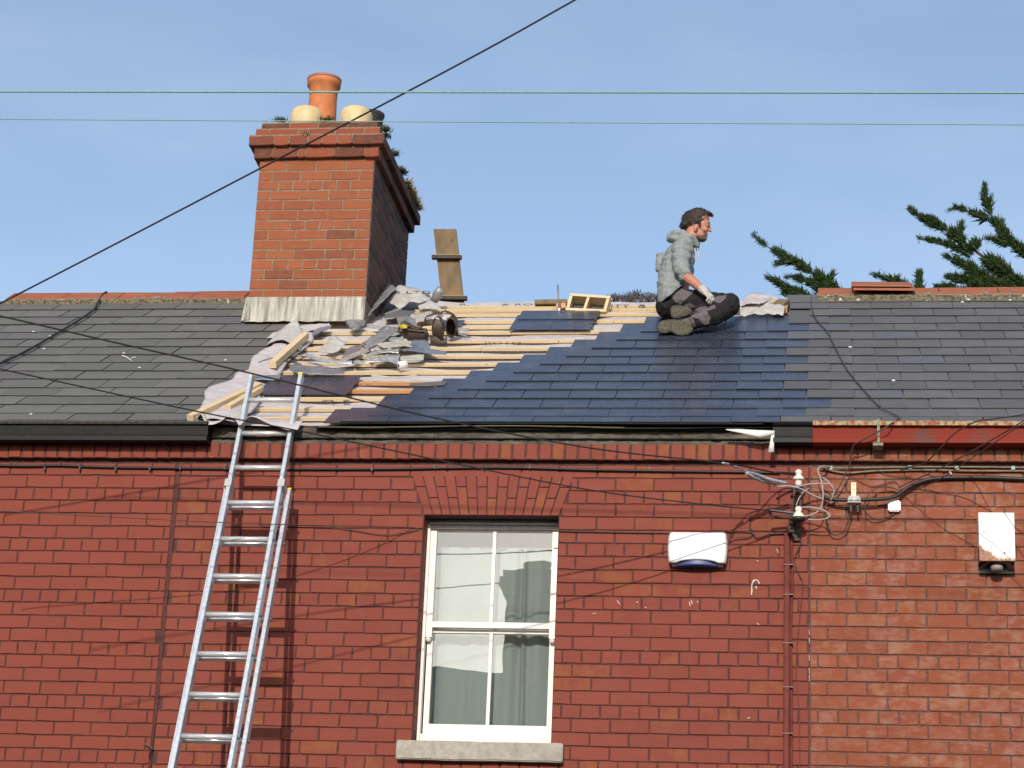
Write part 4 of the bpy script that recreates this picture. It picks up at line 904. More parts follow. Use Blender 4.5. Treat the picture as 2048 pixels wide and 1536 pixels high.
wire('slope_wire', [roofp(1624, 594, 0.06), roofp(1622, 606, 0.03), roofp(1628, 630, 0.02), roofp(1640, 648, 0.012), roofp(1655, 664, 0.014), roofp(1668, 690, 0.012), roofp(1695, 740, 0.012), roofp(1735, 788, 0.012), roofp(1762, 815, 0.012), roofp(1800, 834, 0.012)], 0.0042, MAT['cable_brown'], 'dark wire lying down the right slates to the red gutter', 'wire')
wire('drop_wire', [roofp(1800, 834, 0.012), wallp(1786, 845, -0.16), wallp(1765, 858, -0.20), wallp(1725, 880, -0.17), wallp(1708, 890, -0.14), wallp(1703, 905, -0.12), wallp(1699, 930, -0.09), wallp(1690, 950, -0.08), wallp(1672, 985, -0.06), wallp(1652, 1012, -0.05), wallp(1654, 1040, -0.04), wallp(1660, 1062, -0.04), wallp(1672, 1070, -0.04), wallp(1690, 1060, -0.05), wallp(1700, 1030, -0.07), wallp(1704, 1018, -0.08)], 0.0042, MAT['cable_brown'], 'dark drop wire from the gutter edge looping down to the cable clamp', 'wire')
wire('drop_wire', [wallp(2120, 812, -1.5), wallp(2048, 829, -1.1), wallp(1985, 838, -0.75), wallp(1950, 844, -0.5), wallp(1910, 866, -0.36), wallp(1880, 897, -0.24), wallp(1855, 922, -0.12), wallp(1838, 930, -0.05), wallp(1800, 937, -0.03)], 0.004, MAT['cable_brown'], 'dark wire coming in over the right gutter to the twin cables', 'wire')
wire('drop_wire', [wallp(2120, 790, -1.3), wallp(2048, 841, -0.9), wallp(1990, 876, -0.62), wallp(1930, 910, -0.36), wallp(1878, 938, -0.2), wallp(1840, 955, -0.1), wallp(1812, 968, -0.05), wallp(1800, 974, -0.03), wallp(1797, 980, -0.03), wallp(1785, 976, -0.03), wallp(1760, 974, -0.05), wallp(1740, 986, -0.06), wallp(1730, 1006, -0.06), wallp(1733, 1026, -0.05), wallp(1745, 1036, -0.04), wallp(1760, 1038, -0.03), wallp(1776, 1034, -0.02), wallp(1790, 1025, -0.012)], 0.0038, MAT['cable_brown'], 'dark wire from the right edge looping round to the junction box', 'wire')
wire('drop_wire', [wallp(2130, 800, -1.8), wallp(2048, 846, -1.3), wallp(1960, 905, -0.8), wallp(1880, 958, -0.4), wallp(1815, 985, -0.06), wallp(1802, 975, -0.03)], 0.0028, MAT['cable_brown'], 'thinnest dark wire slanting in from the right edge to the wall cleat', 'wire')
wire('thin_wall_wire', [wallp(1690, 945, -0.02), wallp(1712, 958, -0.015), wallp(1735, 970, -0.012), wallp(1750, 972, -0.012), wallp(1775, 965, -0.012), wallp(1790, 963, -0.012), wallp(1799, 972, -0.012)], 0.0022, MAT['cable_brown'], 'thin brown wire draped on the bricks above the cable clamp', 'wire')
wire('thin_wall_wire', [wallp(1755, 940, -0.02), wallp(1775, 949, -0.012), wallp(1800, 953, -0.012), wallp(1822, 953, -0.012)], 0.0022, MAT['cable_brown'], 'thin brown wire looping under the twin cables on the right house', 'wire')
# surface cables under the soldier course
eaves_cable = wire('wall_cable', [wallp(-80, 930, -0.012), wallp(0, 931, -0.012), wallp(60, 932, -0.012), wallp(120, 931, -0.012), wallp(200, 934, -0.012), wallp(330, 936, -0.012), wallp(500, 938, -0.012), wallp(760, 938, -0.012), wallp(1000, 935, -0.012), wallp(1200, 940, -0.012), wallp(1480, 944, -0.012), wallp(1560, 946, -0.012)], 0.0078, MAT['cable_black'], 'black cable clipped level under the brick eaves course of the painted houses', sub=8)
for px_, py_ in ((120, 928), (90, 938), (160, 937), (232, 938), (300, 938), (361, 936), (450, 936), (744, 939), (870, 934), (1060, 934), (1300, 938)):
    p = wallp(px_, py_, -0.014); m = MB(); m.box(p.x - 0.005, p.x + 0.005, -0.024, -0.001, p.z - 0.012, p.z + 0.012); m.build('cable_clip', MAT['cable_black'], eaves_cable)
wire('wall_cable', [wallp(1640, 935, -0.03), wallp(1680, 936, -0.02), wallp(1760, 935, -0.016), wallp(1850, 934, -0.014), wallp(1950, 934, -0.014), wallp(2048, 935, -0.014), wallp(2140, 935, -0.014)], 0.0055, MAT['cable_tan'], 'tan twin cable clipped under the right eaves, upper strand', sub=6)
twin_cable = wire('wall_cable', [wallp(1645, 936, -0.02), wallp(1670, 943, -0.014), wallp(1700, 946, -0.014), wallp(1750, 942, -0.014), wallp(1850, 940, -0.014), wallp(1950, 942, -0.014), wallp(2048, 942, -0.014), wallp(2140, 942, -0.014)], 0.0065, MAT['cable_tan'], 'tan twin cable clipped under the right eaves, lower strand', sub=6)
for px_, py_ in ((1661, 936), (1820, 935), (1914, 936), (2026, 936)):
    p = wallp(px_, py_, -0.02); m = MB(); m.box(p.x - 0.011, p.x + 0.011, -0.028, -0.001, p.z - 0.012, p.z + 0.010); m.build('cable_clip', simple('green_grey_clip', (0.24, 0.32, 0.25), 0.5), twin_cable)
p = wallp(1901, 946, -0.02); m = MB(); m.box(p.x - 0.007, p.x + 0.007, -0.02, -0.001, p.z - 0.008, p.z + 0.008); tag(m.build('cable_clip', MAT['plastic_white']), 'white clip just above the thick black cable', 'clip')
wire('thick_cable', [wallp(1645, 992, -0.05), wallp(1662, 998, -0.06), wallp(1690, 1000, -0.07), wallp(1740, 999, -0.07), wallp(1775, 997, -0.06), wallp(1795, 991, -0.05), wallp(1815, 976, -0.035), wallp(1840, 964, -0.025), wallp(1870, 957, -0.02), wallp(1910, 955, -0.02), wallp(1980, 955, -0.02), wallp(2048, 958, -0.02), wallp(2140, 960, -0.02)], 0.0115, MAT['cable_black'], 'thickest black cable curving from the clamp up along the right house', sub=8, n=10)
# pale grey tails around the insulators
tails = [
    ([(1444, 926), (1465, 930), (1490, 942), (1530, 962), (1560, 970), (1592, 973), (1620, 968), (1645, 967), (1660, 968)], [-0.62, -0.5, -0.36, -0.24, -0.2, -0.17, -0.15, -0.14, -0.13], 'grey cable tail passing in front of the upper insulator'),
    ([(1545, 970), (1560, 973), (1575, 972), (1600, 977), (1625, 990), (1645, 998)], [-0.2, -0.2, -0.19, -0.17, -0.14, -0.12], 'grey cable tail sloping below the upper insulator to the thick cable'),
    ([(1660, 934), (1648, 932), (1638, 935), (1636, 944), (1641, 956), (1645, 975), (1646, 995), (1643, 1012), (1634, 1024), (1618, 1031), (1606, 1032)], [-0.03, -0.08, -0.11, -0.12, -0.13, -0.14, -0.14, -0.14, -0.14, -0.13, -0.12], 'grey cable tail looping from the eaves cable down to the lower insulator'),
    ([(1645, 955), (1655, 962), (1664, 973), (1668, 982), (1664, 996), (1661, 1000)], [-0.10, -0.10, -0.10, -0.09, -0.08, -0.07], 'short grey cable tail bending beside the eaves loop'),
    ([(1603, 1015), (1615, 1014), (1635, 1017), (1650, 1022), (1659, 1030), (1655, 1036), (1640, 1039), (1616, 1039)], [-0.13, -0.14, -0.15, -0.15, -0.15, -0.15, -0.14, -0.13], 'grey cable loop curling to the right of the lower insulator'),
    ([(1624, 973), (1608, 983), (1598, 997), (1592, 1012)], [-0.12, -0.12, -0.11, -0.11], 'thin grey cable tail between the two insulators')]
for pts, ys, lab in tails: wire('cable_tail', [wallp(x, y, Y) for (x, y), Y in zip(pts, ys)], 0.0042, MAT['cable_grey'], lab)
for pts, Ya, Yb, lab in (([(1490, 942), (1515, 950), (1540, 959), (1572, 966)], -0.40, -0.19, 'upper wrapped grey splice left of the upper insulator'), ([(1492, 946), (1515, 958), (1540, 967)], -0.40, -0.22, 'lower wrapped grey splice left of the upper insulator')):
    wire('wire_splice', [wallp(x, y, Ya + (Yb - Ya) * i / (len(pts) - 1)) for i, (x, y) in enumerate(pts)], 0.0105, MAT['tape'], lab, 'splice', n=8)
wire('wire_splice', [wallp(1446, 926, -0.62), wallp(1460, 929, -0.52), wallp(1473, 935, -0.46)], 0.007, MAT['tape'], 'small pale sleeve at the end of the upper service wire', 'splice', n=8)
wire('wire_splice', [wallp(1548, 946, -0.22), wallp(1570, 946, -0.17), wallp(1590, 947, -0.13)], 0.0075, MAT['cable_black'], 'black binding running into the upper insulator neck', 'splice')
wire('wire_splice', [wallp(1540, 1021, -0.16), wallp(1565, 1024, -0.14), wallp(1590, 1026, -0.125)], 0.0075, simple('blue_grey_binding', (0.10, 0.13, 0.15), 0.6, var=0.5, scale=150), 'blue grey wire binding left of the lower insulator', 'splice')
wire('wire_splice', [wallp(1541, 1022, -0.15), wallp(1543, 1030, -0.14), wallp(1555, 1034, -0.14), wallp(1585, 1037, -0.13), wallp(1600, 1037, -0.125)], 0.0072, MAT['cable_black'], 'black bent lead under the lower insulator binding', 'splice')
wire('wall_cable', [wallp(1100, 1062, -0.008), wallp(1340, 1066, -0.008), wallp(1460, 1063, -0.012), wallp(1475, 1062, -0.014), wallp(1503, 1064, -0.014), wallp(1515, 1076, -0.014), wallp(1545, 1068, -0.014), wallp(1580, 1066, -0.02)], 0.0042, MAT['cable_brown'], 'dark wire along the mortar joint behind the alarm box to the bracket', 'wire', sub=6)
wire('wall_cable', [wallp(1456, 1078, -0.03), wallp(1475, 1075, -0.02), wallp(1500, 1073, -0.016), wallp(1506, 1062, -0.016), wallp(1500, 1057, -0.016)], 0.0036, MAT['cable_brown'], 'short dark lead twisted at the cleat beside the alarm box', 'wire')
# red painted conduit down the party line
cp = thing('conduit', 'red painted pipe running down the wall below the insulator bracket', 'pipe')
xc = -0.125
m = MB(); m.tube([(xc - 0.012, -0.022, 0.12), (xc - 0.012, -0.022, 4.80)], 0.019, 12); m.build('pipe', MAT['conduit'], cp, True)
m = MB(); m.tube(smooth_path([(xc + 0.018, -0.012, 0.12), (xc + 0.016, -0.014, 3.5), (xc + 0.012, -0.012, 4.2), (xc + 0.02, -0.014, 4.55), (xc + 0.012, -0.02, 4.80)], 8), 0.007, 8); m.build('pipe_cable', MAT['conduit'], cp, True)
for z in (4.61, 4.43, 4.14, 3.88, 3.61):
    m = MB(); m.box(xc - 0.033, xc + 0.024, -0.0425, -0.001, z - 0.0025, z + 0.0025); m.build('pipe_clip', MAT['cable_tan'], cp)
wire('thin_wall_wire', [wallp(1598, 1070, -0.03), wallp(1602, 1085, -0.02), wallp(1590, 1115, -0.012), wallp(1594, 1140, -0.012), wallp(1604, 1160, -0.012), wallp(1606, 1172, -0.012)], 0.003, MAT['cable_brown'], 'loose dark wire end dangling beside the conduit top', 'wire')
wire('thin_wall_wire', [wallp(1606, 1172, -0.012), wallp(1600, 1230, -0.01), wallp(1592, 1330, -0.01), wallp(1598, 1420, -0.01), wallp(1600, 1540, -0.01), wallp(1602, 1700, -0.01)], 0.0026, MAT['conduit'], 'thin red painted wire running down right of the conduit', 'wire')
wire('thin_wall_wire', [wallp(362, 930, -0.008), wallp(356, 980, -0.006), wallp(348, 1060, -0.006), wallp(338, 1160, -0.006), wallp(327, 1280, -0.006), wallp(316, 1400, -0.006), wallp(304, 1500, -0.006), wallp(296, 1620, -0.006)], 0.0026, MAT['conduit'], 'thin red painted wire down the left party line', 'wire')
m = MB(); p = wallp(300, 1494, -0.01); m.beam(p + Vector((-0.03, -0.01, 0.02)), p + Vector((0.02, -0.005, -0.012)), 0.012, 0.008); m.beam(p + Vector((0.004, -0.008, -0.06)), p + Vector((0.01, -0.004, 0)), 0.012, 0.008); tag(m.build('wall_hook', MAT['cable_black']), 'black iron hook low on the left party line', 'hook')
m = MB(); p = wallp(330, 882, -0.06); m.beam(p + Vector((0.0, 0, 0.025)), p + Vector((-0.01, -0.01, -0.03)), 0.022, 0.014); m.beam(p + Vector((-0.006, 0, -0.03)), p + Vector((0.03, 0.01, -0.055)), 0.008, 0.008); tag(m.build('gutter_peg', MAT['conduit']), 'red painted peg sticking out below the black left gutter', 'peg')

# ------------------------------------------------------------------ white paint chips and splashes on the wall
def chip(pts, r=0.003):
    m = MB()
    for path in pts:
        m.tube(smooth_path([wallp(x, y, -0.0035) for x, y in path], 4), [r * random.uniform(0.6, 1.3) for _ in range((len(path) - 1) * 4 + 1)], 5)
    o = m.build('paint_chip', MAT['paper'], wM); o['kind'] = 'stuff'
chip([[(1503, 1178), (1505, 1166), (1511, 1160), (1517, 1163), (1518, 1168)], [(1504, 1176), (1503, 1190)], [(1512, 1172), (1513, 1178)], [(1508, 1160), (1503, 1170)]], 0.0038)
chip([[(1382, 1200), (1385, 1208)], [(1379, 1203), (1380, 1212)], [(1394, 1202), (1396, 1205)], [(1234, 1201), (1240, 1209)], [(1273, 1203), (1276, 1205)], [(1290, 1214), (1292, 1216)], [(1185, 1228), (1192, 1226)], [(1513, 1121), (1517, 1123)], [(1553, 1098), (1557, 1106)], [(1514, 1246), (1518, 1250)], [(1495, 1437), (1500, 1435)], [(1292, 1300), (1293, 1301)]], 0.0022)
chip([[(1618, y), (1619, y + 12)] for y in (1258, 1275, 1310, 1336, 1350)], 0.0013)
m = MB()
for x_, y_ in ((1882, 587), (1925, 604), (1937, 599), (1716, 600), (1700, 694), (1787, 761), (2020, 600)):
    p = roofp(x_, y_, 0.028); m.lathe([(0.0, -0.003), (0.012, 0.0), (0.009, 0.004), (0.0, 0.006)], p, RN, 8)
o = m.build('bird_dropping', MAT['paper'], rR); o['kind'] = 'stuff'
m = MB()
for x_, y_ in ((248, 706), (279, 735), (67, 663), (100, 672), (62, 828), (451, 720), (88, 697)):
    p = roofp(x_, y_, 0.006); m.lathe([(0.0, -0.002), (0.010, 0.0), (0.007, 0.003), (0.0, 0.004)], p, RN, 8)
m.tube([roofp(244, 711, 0.006), roofp(253, 714, 0.006), roofp(263, 721, 0.006)], 0.004, 5); m.tube([roofp(263, 716, 0.006), roofp(272, 714, 0.006)], 0.003, 5)
o = m.build('bird_dropping', MAT['paper'], rL); o['kind'] = 'stuff'

# ------------------------------------------------------------------ loose sheets, flashings and timber on the stripped roof
def strip_sheet(name, A, B, mat, label, cat, nu=10, nv=5, crumple=0.006, nsc=14, thick=0.003, group=None, parent=None, seed=None, bow=0.0):
    nu, nv = nu + 4, nv + 5
    seed = seed if seed is not None else random.uniform(0, 50)
    A = [(x, y, h * 0.55) for x, y, h in A]; B = [(x, y, h * 0.75) for x, y, h in B]
    a = smooth_path([roofp(*q) for q in A], nu); b = smooth_path([roofp(*q) for q in B], nu)
    n = max(len(a), len(b))
    def samp(p, i): t_ = i / (n - 1) * (len(p) - 1); k = min(int(t_), len(p) - 2); return p[k].lerp(p[k + 1], t_ - k)
    rows = [[samp(a, i).lerp(samp(b, i), v / (nv - 1)) + RN * (bow * math.sin(PI * v / (nv - 1))) for i in range(n)] for v in range(nv)]
    o = grid_sheet(rows, name, mat, parent, crumple, nsc, thick, True, seed)
    return tag(o, label, cat, group) if label else o
G = 'torn lead flashings heaped on the battens'
strip_sheet('lead_flashing', [(716, 612, .02), (745, 586, .10), (770, 560, .16)], [(738, 632, .03), (765, 603, .10), (793, 577, .15)], MAT['lead'], 'broad grey lead sheet propped against the right foot of the chimney', 'flashing', 8, 6, 0.012, 7)
fl = strip_sheet('underlay_flap', [(770, 600, .06), (786, 584, .14), (800, 571, .20), (830, 577, .16), (870, 589, .10)], [(798, 617, .03), (808, 612, .05), (822, 603, .06), (842, 604, .05), (866, 600, .03)], MAT['underlay_back'], 'turned up flap of roof underlay printed LTD beside the chimney', 'underlay', 8, 6, 0.010, 8)
va, vb, vc = roofp(790, 588, .092), roofp(830, 588, .078), roofp(792, 578, .108)
ex = (vb - va).normalized(); ey = (vc - va); ey = (ey - ex * ey.dot(ex)).normalized()
letters('S LTD', 0, 0, 0, 0.105, fl, 0.25, basis=(ex, ey), origin=roofp(788, 589, .105), stretch=0.8, snap=fl)
strip_sheet('underlay_fold', [(836, 612, .02), (850, 600, .06), (863, 606, .05), (880, 614, .02)], [(840, 620, .0), (852, 616, .0), (866, 618, .0), (884, 622, .0)], MAT['underlay_back'], 'small peaked fold of underlay on the ridge below the plank', 'underlay', 6, 4, 0.006)
m = MB(); m.lathe([(0.0, 0), (0.03, 0.004), (0.038, 0.06), (0.03, 0.12), (0.0, 0.124)], roofp(868, 603, .035), (0.35, -0.4, 0.5), 12); tag(m.build('rolled_scrap', MAT['lead'], None, True), 'small rolled grey scrap at the end of the printed flap', 'scrap')
strip_sheet('slate_scrap', [(770, 629, .02), (800, 620, .03), (832, 622, .03)], [(768, 637, .01), (800, 633, .02), (815, 632, .02)], MAT['slate_right'], 'pointed grey slate offcut between chimney and tool belt', 'slate', 4, 3, 0.002)
strip_sheet('slate_scrap', [(769, 627, .02), (790, 618, .03), (803, 615, .03)], [(770, 630, .01), (792, 625, .02), (804, 620, .02)], MAT['lead'], 'dark scrap leaning under the printed flap', 'scrap', 4, 3, 0.003)
strip_sheet('lead_flashing', [(792, 634, .02), (815, 632, .04), (832, 640, .03)], [(797, 650, .0), (815, 652, .01), (830, 650, .01)], MAT['lead'], 'dull grey lead offcut tucked behind the tool belt', 'flashing', 5, 4, 0.008, group=G)
strip_sheet('lead_flashing', [(829, 628, .02), (845, 625, .04), (864, 624, .03)], [(832, 645, .01), (848, 642, .02), (866, 634, .01)], MAT['lead_tan'], 'pale crumpled sheet just behind the tool belt', 'flashing', 5, 4, 0.012, group=G)
strip_sheet('lead_flashing', [(690, 646, .03), (716, 640, .05), (735, 648, .02)], [(693, 650, .01), (706, 660, .02), (730, 652, .02)], MAT['lead'], 'curled grey flashing at the foot of the lead apron', 'flashing', 6, 5, 0.008, bow=0.03, group=G)
strip_sheet('lead_flashing', [(726, 645, .03), (756, 651, .04), (800, 655, .03)], [(724, 649, .01), (752, 658, .01), (798, 662, .01)], MAT['lead_bright'], 'long bright strip running from the chimney foot to the tool belt', 'flashing', 8, 4, 0.004, group=G)
strip_sheet('lead_flashing', [(756, 659, .04), (772, 654, .07), (800, 656, .06)], [(764, 674, .02), (780, 672, .03), (806, 668, .03)], MAT['lead'], 'bent grey sheet beside the brown tool belt', 'flashing', 6, 5, 0.012, group=G)
strip_sheet('lead_flashing', [(720, 690, .05), (742, 674, .08), (772, 660, .09)], [(732, 700, .03), (756, 688, .05), (788, 668, .07)], MAT['lead'], 'twisted grey strip climbing towards the tool belt', 'flashing', 8, 4, 0.010, group=G)
strip_sheet('lead_flashing', [(686, 714, .02), (694, 698, .05), (716, 690, .06), (736, 684, .06)], [(684, 716, .01), (700, 714, .02), (716, 704, .04), (722, 694, .05)], simple('mauve_grey_sheet', (0.17, 0.135, 0.135), 0.6, var=0.3), 'mauve grey torn sheet standing in the middle of the heap', 'flashing', 6, 4, 0.006, group=G)
strip_sheet('lead_flashing', [(636, 703, .02), (650, 686, .07), (668, 668, .12)], [(649, 704, .01), (662, 700, .02), (676, 676, .06)], MAT['lead_tan'], 'upright folded flashing with a dirty edge, left of the heap', 'flashing', 6, 4, 0.006, group=G)
strip_sheet('lead_flashing', [(668, 669, .12), (682, 680, .08), (694, 684, .05)], [(651, 704, .01), (664, 706, .01), (676, 703, .01)], MAT['underlay_back'], 'pale triangular face of the upright folded flashing', 'flashing', 6, 4, 0.006, group=G)
strip_sheet('lead_flashing', [(612, 706, .05), (634, 714, .055), (668, 719, .05), (705, 722, .04)], [(611, 714, .02), (634, 722, .02), (668, 727, .02), (704, 728, .02)], MAT['lead_bright'], 'long bright folded strip at the lower left of the heap', 'flashing', 8, 5, 0.004, group=G, bow=0.012)
strip_sheet('lead_flashing', [(611, 723, .04), (632, 730, .03), (670, 732, .03), (706, 727, .03)], [(612, 726, .02), (634, 734, .01), (672, 736, .01), (712, 730, .02)], MAT['lead_tan'], 'thin dusty strip under the bright folded strip', 'flashing', 8, 4, 0.003, group=G)
strip_sheet('lead_flashing', [(676, 720, .05), (706, 706, .07), (735, 696, .08)], [(690, 722, .04), (715, 712, .06), (740, 702, .07)], MAT['lead_bright'], 'narrow bright strip bridging the two halves of the heap', 'flashing', 8, 4, 0.004, group=G)
strip_sheet('lead_flashing', [(707, 722, .05), (740, 716, .06), (772, 710, .06), (800, 709, .05)], [(708, 727, .03), (742, 724, .03), (775, 724, .03), (796, 729, .02)], MAT['lead_bright'], 'crinkled silvery flashing across the middle of the heap', 'flashing', 8, 6, 0.011, 24, group=G)
strip_sheet('lead_flashing', [(733, 709, .07), (760, 700, .08), (798, 696, .07)], [(738, 714, .05), (764, 706, .06), (797, 705, .06)], MAT['lead_bright'], 'stacked silvery edges on top of the heap', 'flashing', 8, 5, 0.010, 30, group=G)
strip_sheet('lead_flashing', [(748, 686, .06), (780, 684, .09), (812, 676, .11)], [(766, 696, .06), (792, 693, .08), (823, 691, .07)], MAT['lead_tan'], 'stiff dusty sheet with a pointed corner on top of the heap', 'flashing', 6, 5, 0.006, group=G)
strip_sheet('lead_flashing', [(778, 678, .06), (790, 674, .08), (806, 673, .07)], [(779, 682, .05), (792, 682, .06), (808, 680, .06)], MAT['lead_bright'], 'small shiny crumpled scrap below the tool belt', 'scrap', 5, 4, 0.012, 30)
strip_sheet('lead_flashing', [(740, 694, .05), (755, 685, .06), (770, 690, .05)], [(742, 702, .02), (758, 700, .02), (776, 698, .03)], MAT['lead_tan'], 'shadowed curved sheet inside the heap', 'flashing', 6, 4, 0.008, group=G)
strip_sheet('lead_flashing', [(822, 681, .04), (840, 679, .05), (857, 684, .04)], [(824, 698, .04), (842, 699, .04), (862, 700, .03)], MAT['lead_blue'], 'blue grey lead sheet at the right end of the heap', 'flashing', 6, 5, 0.010, group=G)
strip_sheet('lead_flashing', [(801, 692, .06), (830, 695, .06), (865, 699, .055), (893, 703, .05)], [(802, 699, .045), (832, 703, .045), (866, 708, .04), (894, 709, .04)], MAT['lead_blue'], 'long smooth grey strip pointing right out of the heap', 'flashing', 8, 4, 0.003, group=G)
strip_sheet('lead_flashing', [(801, 712, .03), (825, 710, .03), (849, 707, .03)], [(800, 720, .01), (824, 721, .01), (847, 720, .01)], MAT['lead_tan'], 'flat dusty lead square below the long smooth strip', 'flashing', 5, 4, 0.003, group=G)
strip_sheet('lead_flashing', [(578, 735, .05), (590, 728, .05), (612, 733, .045), (645, 732, .05), (690, 742, .04)], [(578, 739, .03), (598, 746, .03), (620, 748, .03), (650, 748, .03), (688, 748, .03)], MAT['lead_blue'], 'wide blue grey lead sheet lying above the ladder top', 'flashing', 7, 5, 0.007, 9)
strip_sheet('lead_flashing', [(470, 748, .035), (490, 747, .04), (520, 751, .035), (562, 749, .04)], [(464, 758, .02), (490, 760, .02), (525, 759, .02), (558, 759, .02)], MAT['lead_blue'], 'blue grey lead sheet on the underlay left of the ladder top', 'flashing', 7, 4, 0.006)
strip_sheet('lead_flashing', [(742, 748, .02), (775, 752, .012), (805, 752, .012), (838, 748, .02)], [(742, 753, .0), (775, 755, .0), (805, 755, .0), (837, 750, .005)], MAT['lead_tan'], 'single thin bowed strip lying alone on the battens', 'flashing', 6, 3, 0.002)
m = MB(); m.lathe([(0.012, -0.03), (0.028, -0.028), (0.030, 0.028), (0.012, 0.03)], roofp(805, 730, .02), (0.8, 0.5, 0.3), 14); tag(m.build('tape_roll', MAT['paper'], None, True), 'small white roll below the lead heap', 'roll')
strip_sheet('lead_flashing', [(906, 655, .035), (920, 655, .03), (938, 656, .025)], [(914, 659, .03), (924, 662, .02), (936, 663, .01)], MAT['lead_bright'], 'thin pale bent sheet right of the tool belt', 'flashing', 5, 3, 0.003)
strip_sheet('lead_flashing', [(909, 659, .04), (924, 667, .03), (940, 673, .01)], [(906, 662, .03), (920, 669, .02), (936, 673, .005)], MAT['lead'], 'narrow grey strip slanting down right of the tool belt', 'flashing', 5, 3, 0.002)
strip_sheet('slate_scrap', [(818, 766, .01), (850, 765, .01), (896, 761, .012)], [(820, 770, .0), (852, 772, .0), (888, 769, .0)], MAT['slate_right'], 'pointed grey slate offcut beside the new slates', 'slate', 4, 3, 0.001)
strip_sheet('underlay_curl', [(532, 690, .02), (552, 668, .05), (566, 656, .10), (584, 650, .14)], [(600, 700, .0), (606, 684, .03), (607, 668, .06), (600, 652, .10)], MAT['underlay_back'], 'rolled up end of underlay below the left chimney foot', 'underlay', 7, 8, 0.006, bow=0.055)
strip_sheet('underlay_scrap', [(533, 677, .02), (548, 664, .05), (582, 654, .08)], [(534, 678, .02), (562, 675, .03), (576, 666, .07)], MAT['underlay'], 'pale torn scrap of underlay on the old slates beside the rolled end', 'underlay', 6, 4, 0.008)
strip_sheet('underlay_scrap', [(596, 651, .03), (622, 649, .04), (658, 647, .04)], [(612, 664, .02), (640, 658, .03), (662, 652, .02)], MAT['underlay'], 'pale underlay scrap folded under the lead apron', 'underlay', 6, 4, 0.008)
strip_sheet('lead_flashing', [(626, 660, .04), (648, 654, .05), (664, 650, .04)], [(624, 672, .01), (644, 663, .02), (660, 656, .02)], MAT['lead_blue'], 'blue grey crinkled edge under the left end of the apron', 'flashing', 5, 4, 0.010)
# loose underlay over the left verge
A = [(374, 838, .02), (398, 818, .02), (409, 800, .02), (410, 782, .025), (425, 770, .03), (462, 760, .03), (474, 747, .03), (496, 738, .03), (505, 716, .03), (528, 698, .03), (548, 690, .03), (576, 676, .025), (600, 660, .02)]
B = [(470, 845, .0), (505, 822, -.02), (520, 800, -.02), (520, 782, -.02), (530, 770, -.02), (545, 760, -.02), (556, 752, -.02), (570, 735, -.02), (582, 720, -.02), (596, 706, -.02), (612, 695, -.02), (628, 676, -.02), (650, 656, -.02)]
vg = strip_sheet('verge_underlay', A, B, MAT['underlay'], 'loose pale underlay sheet lapped over the edge of the old left slates', 'underlay', 6, 9, 0.016, 5, 0.002, bow=0.015)
letters('(O', 521, 722, .04, 0.19, vg, 0.5, rot=-0.35, stretch=1.6, snap=vg)
def bar(name, a, b, w, t_, mat, label, cat='batten', group=None, upv=None):
    m = MB(); m.beam(a, b, w, t_, upv or RN); o = m.build(name, mat); return tag(o, label, cat, group)
bar('loose_batten', roofp(545, 730, .035), roofp(611, 671, .035), 0.05, 0.045, MAT['batten'], 'loose batten slanting up beside the printed verge underlay')
bar('loose_batten', roofp(380, 836, .035), roofp(518, 771, .035), 0.048, 0.038, MAT['batten'], 'longest loose batten lying slantwise from the black gutter to the ladder')
bar('loose_batten', roofp(455, 816, .02), roofp(522, 777, .02), 0.045, 0.032, MAT['batten'], 'short loose batten under the ladder side, below the longest one')
def slate_pile(label, pieces, mat):
    t_ = thing('loose_slates', label, 'slates')
    for (xa, sa, xb, sb, h) in pieces:
        m = MB(); c = [RP(X, s, hh) for hh in (h - 0.006, h) for s in (sa, sb) for X in (xa, xb)]; m.hexa(c); m.build('slate', mat, t_)
h = -0.006
xa, s0 = roofxs(512, 788, h); xb, _ = roofxs(692, 789, h); _, s1 = roofxs(600, 750, h)
slate_pile('dark new slates laid flat on the battens behind the ladder top', [(xa, s0, xa + (xb - xa) / 2 - .001, s1, h), (xa + (xb - xa) / 2 + .001, s0, xb, s1, h - 0.0006), (xa + .03, s0 + .01, xa + (xb - xa) / 2 - .001, s1 - .01, h - .0075), (xa + (xb - xa) / 2 + .03, s0 + .01, xb - .02, s1 - .01, h - .008)], MAT['slate_new'])
xa, s0 = roofxs(1018, 659, h); xb, _ = roofxs(1180, 658, h); _, s1 = roofxs(1100, 641, h); xc_, s2 = roofxs(1035, 640, h); xd, _ = roofxs(1192, 640, h); _, s3 = roofxs(1100, 623, h)
slate_pile('stepped pile of dark new slates on the battens under the timber frame', [(xa, s0, (xa + xb) / 2 - .001, s1 + .2, h), ((xa + xb) / 2 + .001, s0, xb, s1 + .2, h - .0006), (xc_, s2, (xc_ + xd) / 2 - .001, s3, h + .0068), ((xc_ + xd) / 2 + .001, s2, xd, s3, h + .0074)], MAT['slate_new'])
xa, s0 = roofxs(902, 652, -.012); xb, s1 = roofxs(930, 640, -.012)
slate_pile('single dark slate half hidden behind the tool belt', [(xa - .1, s0, xb, s1, -.012)], MAT['slate_new'])
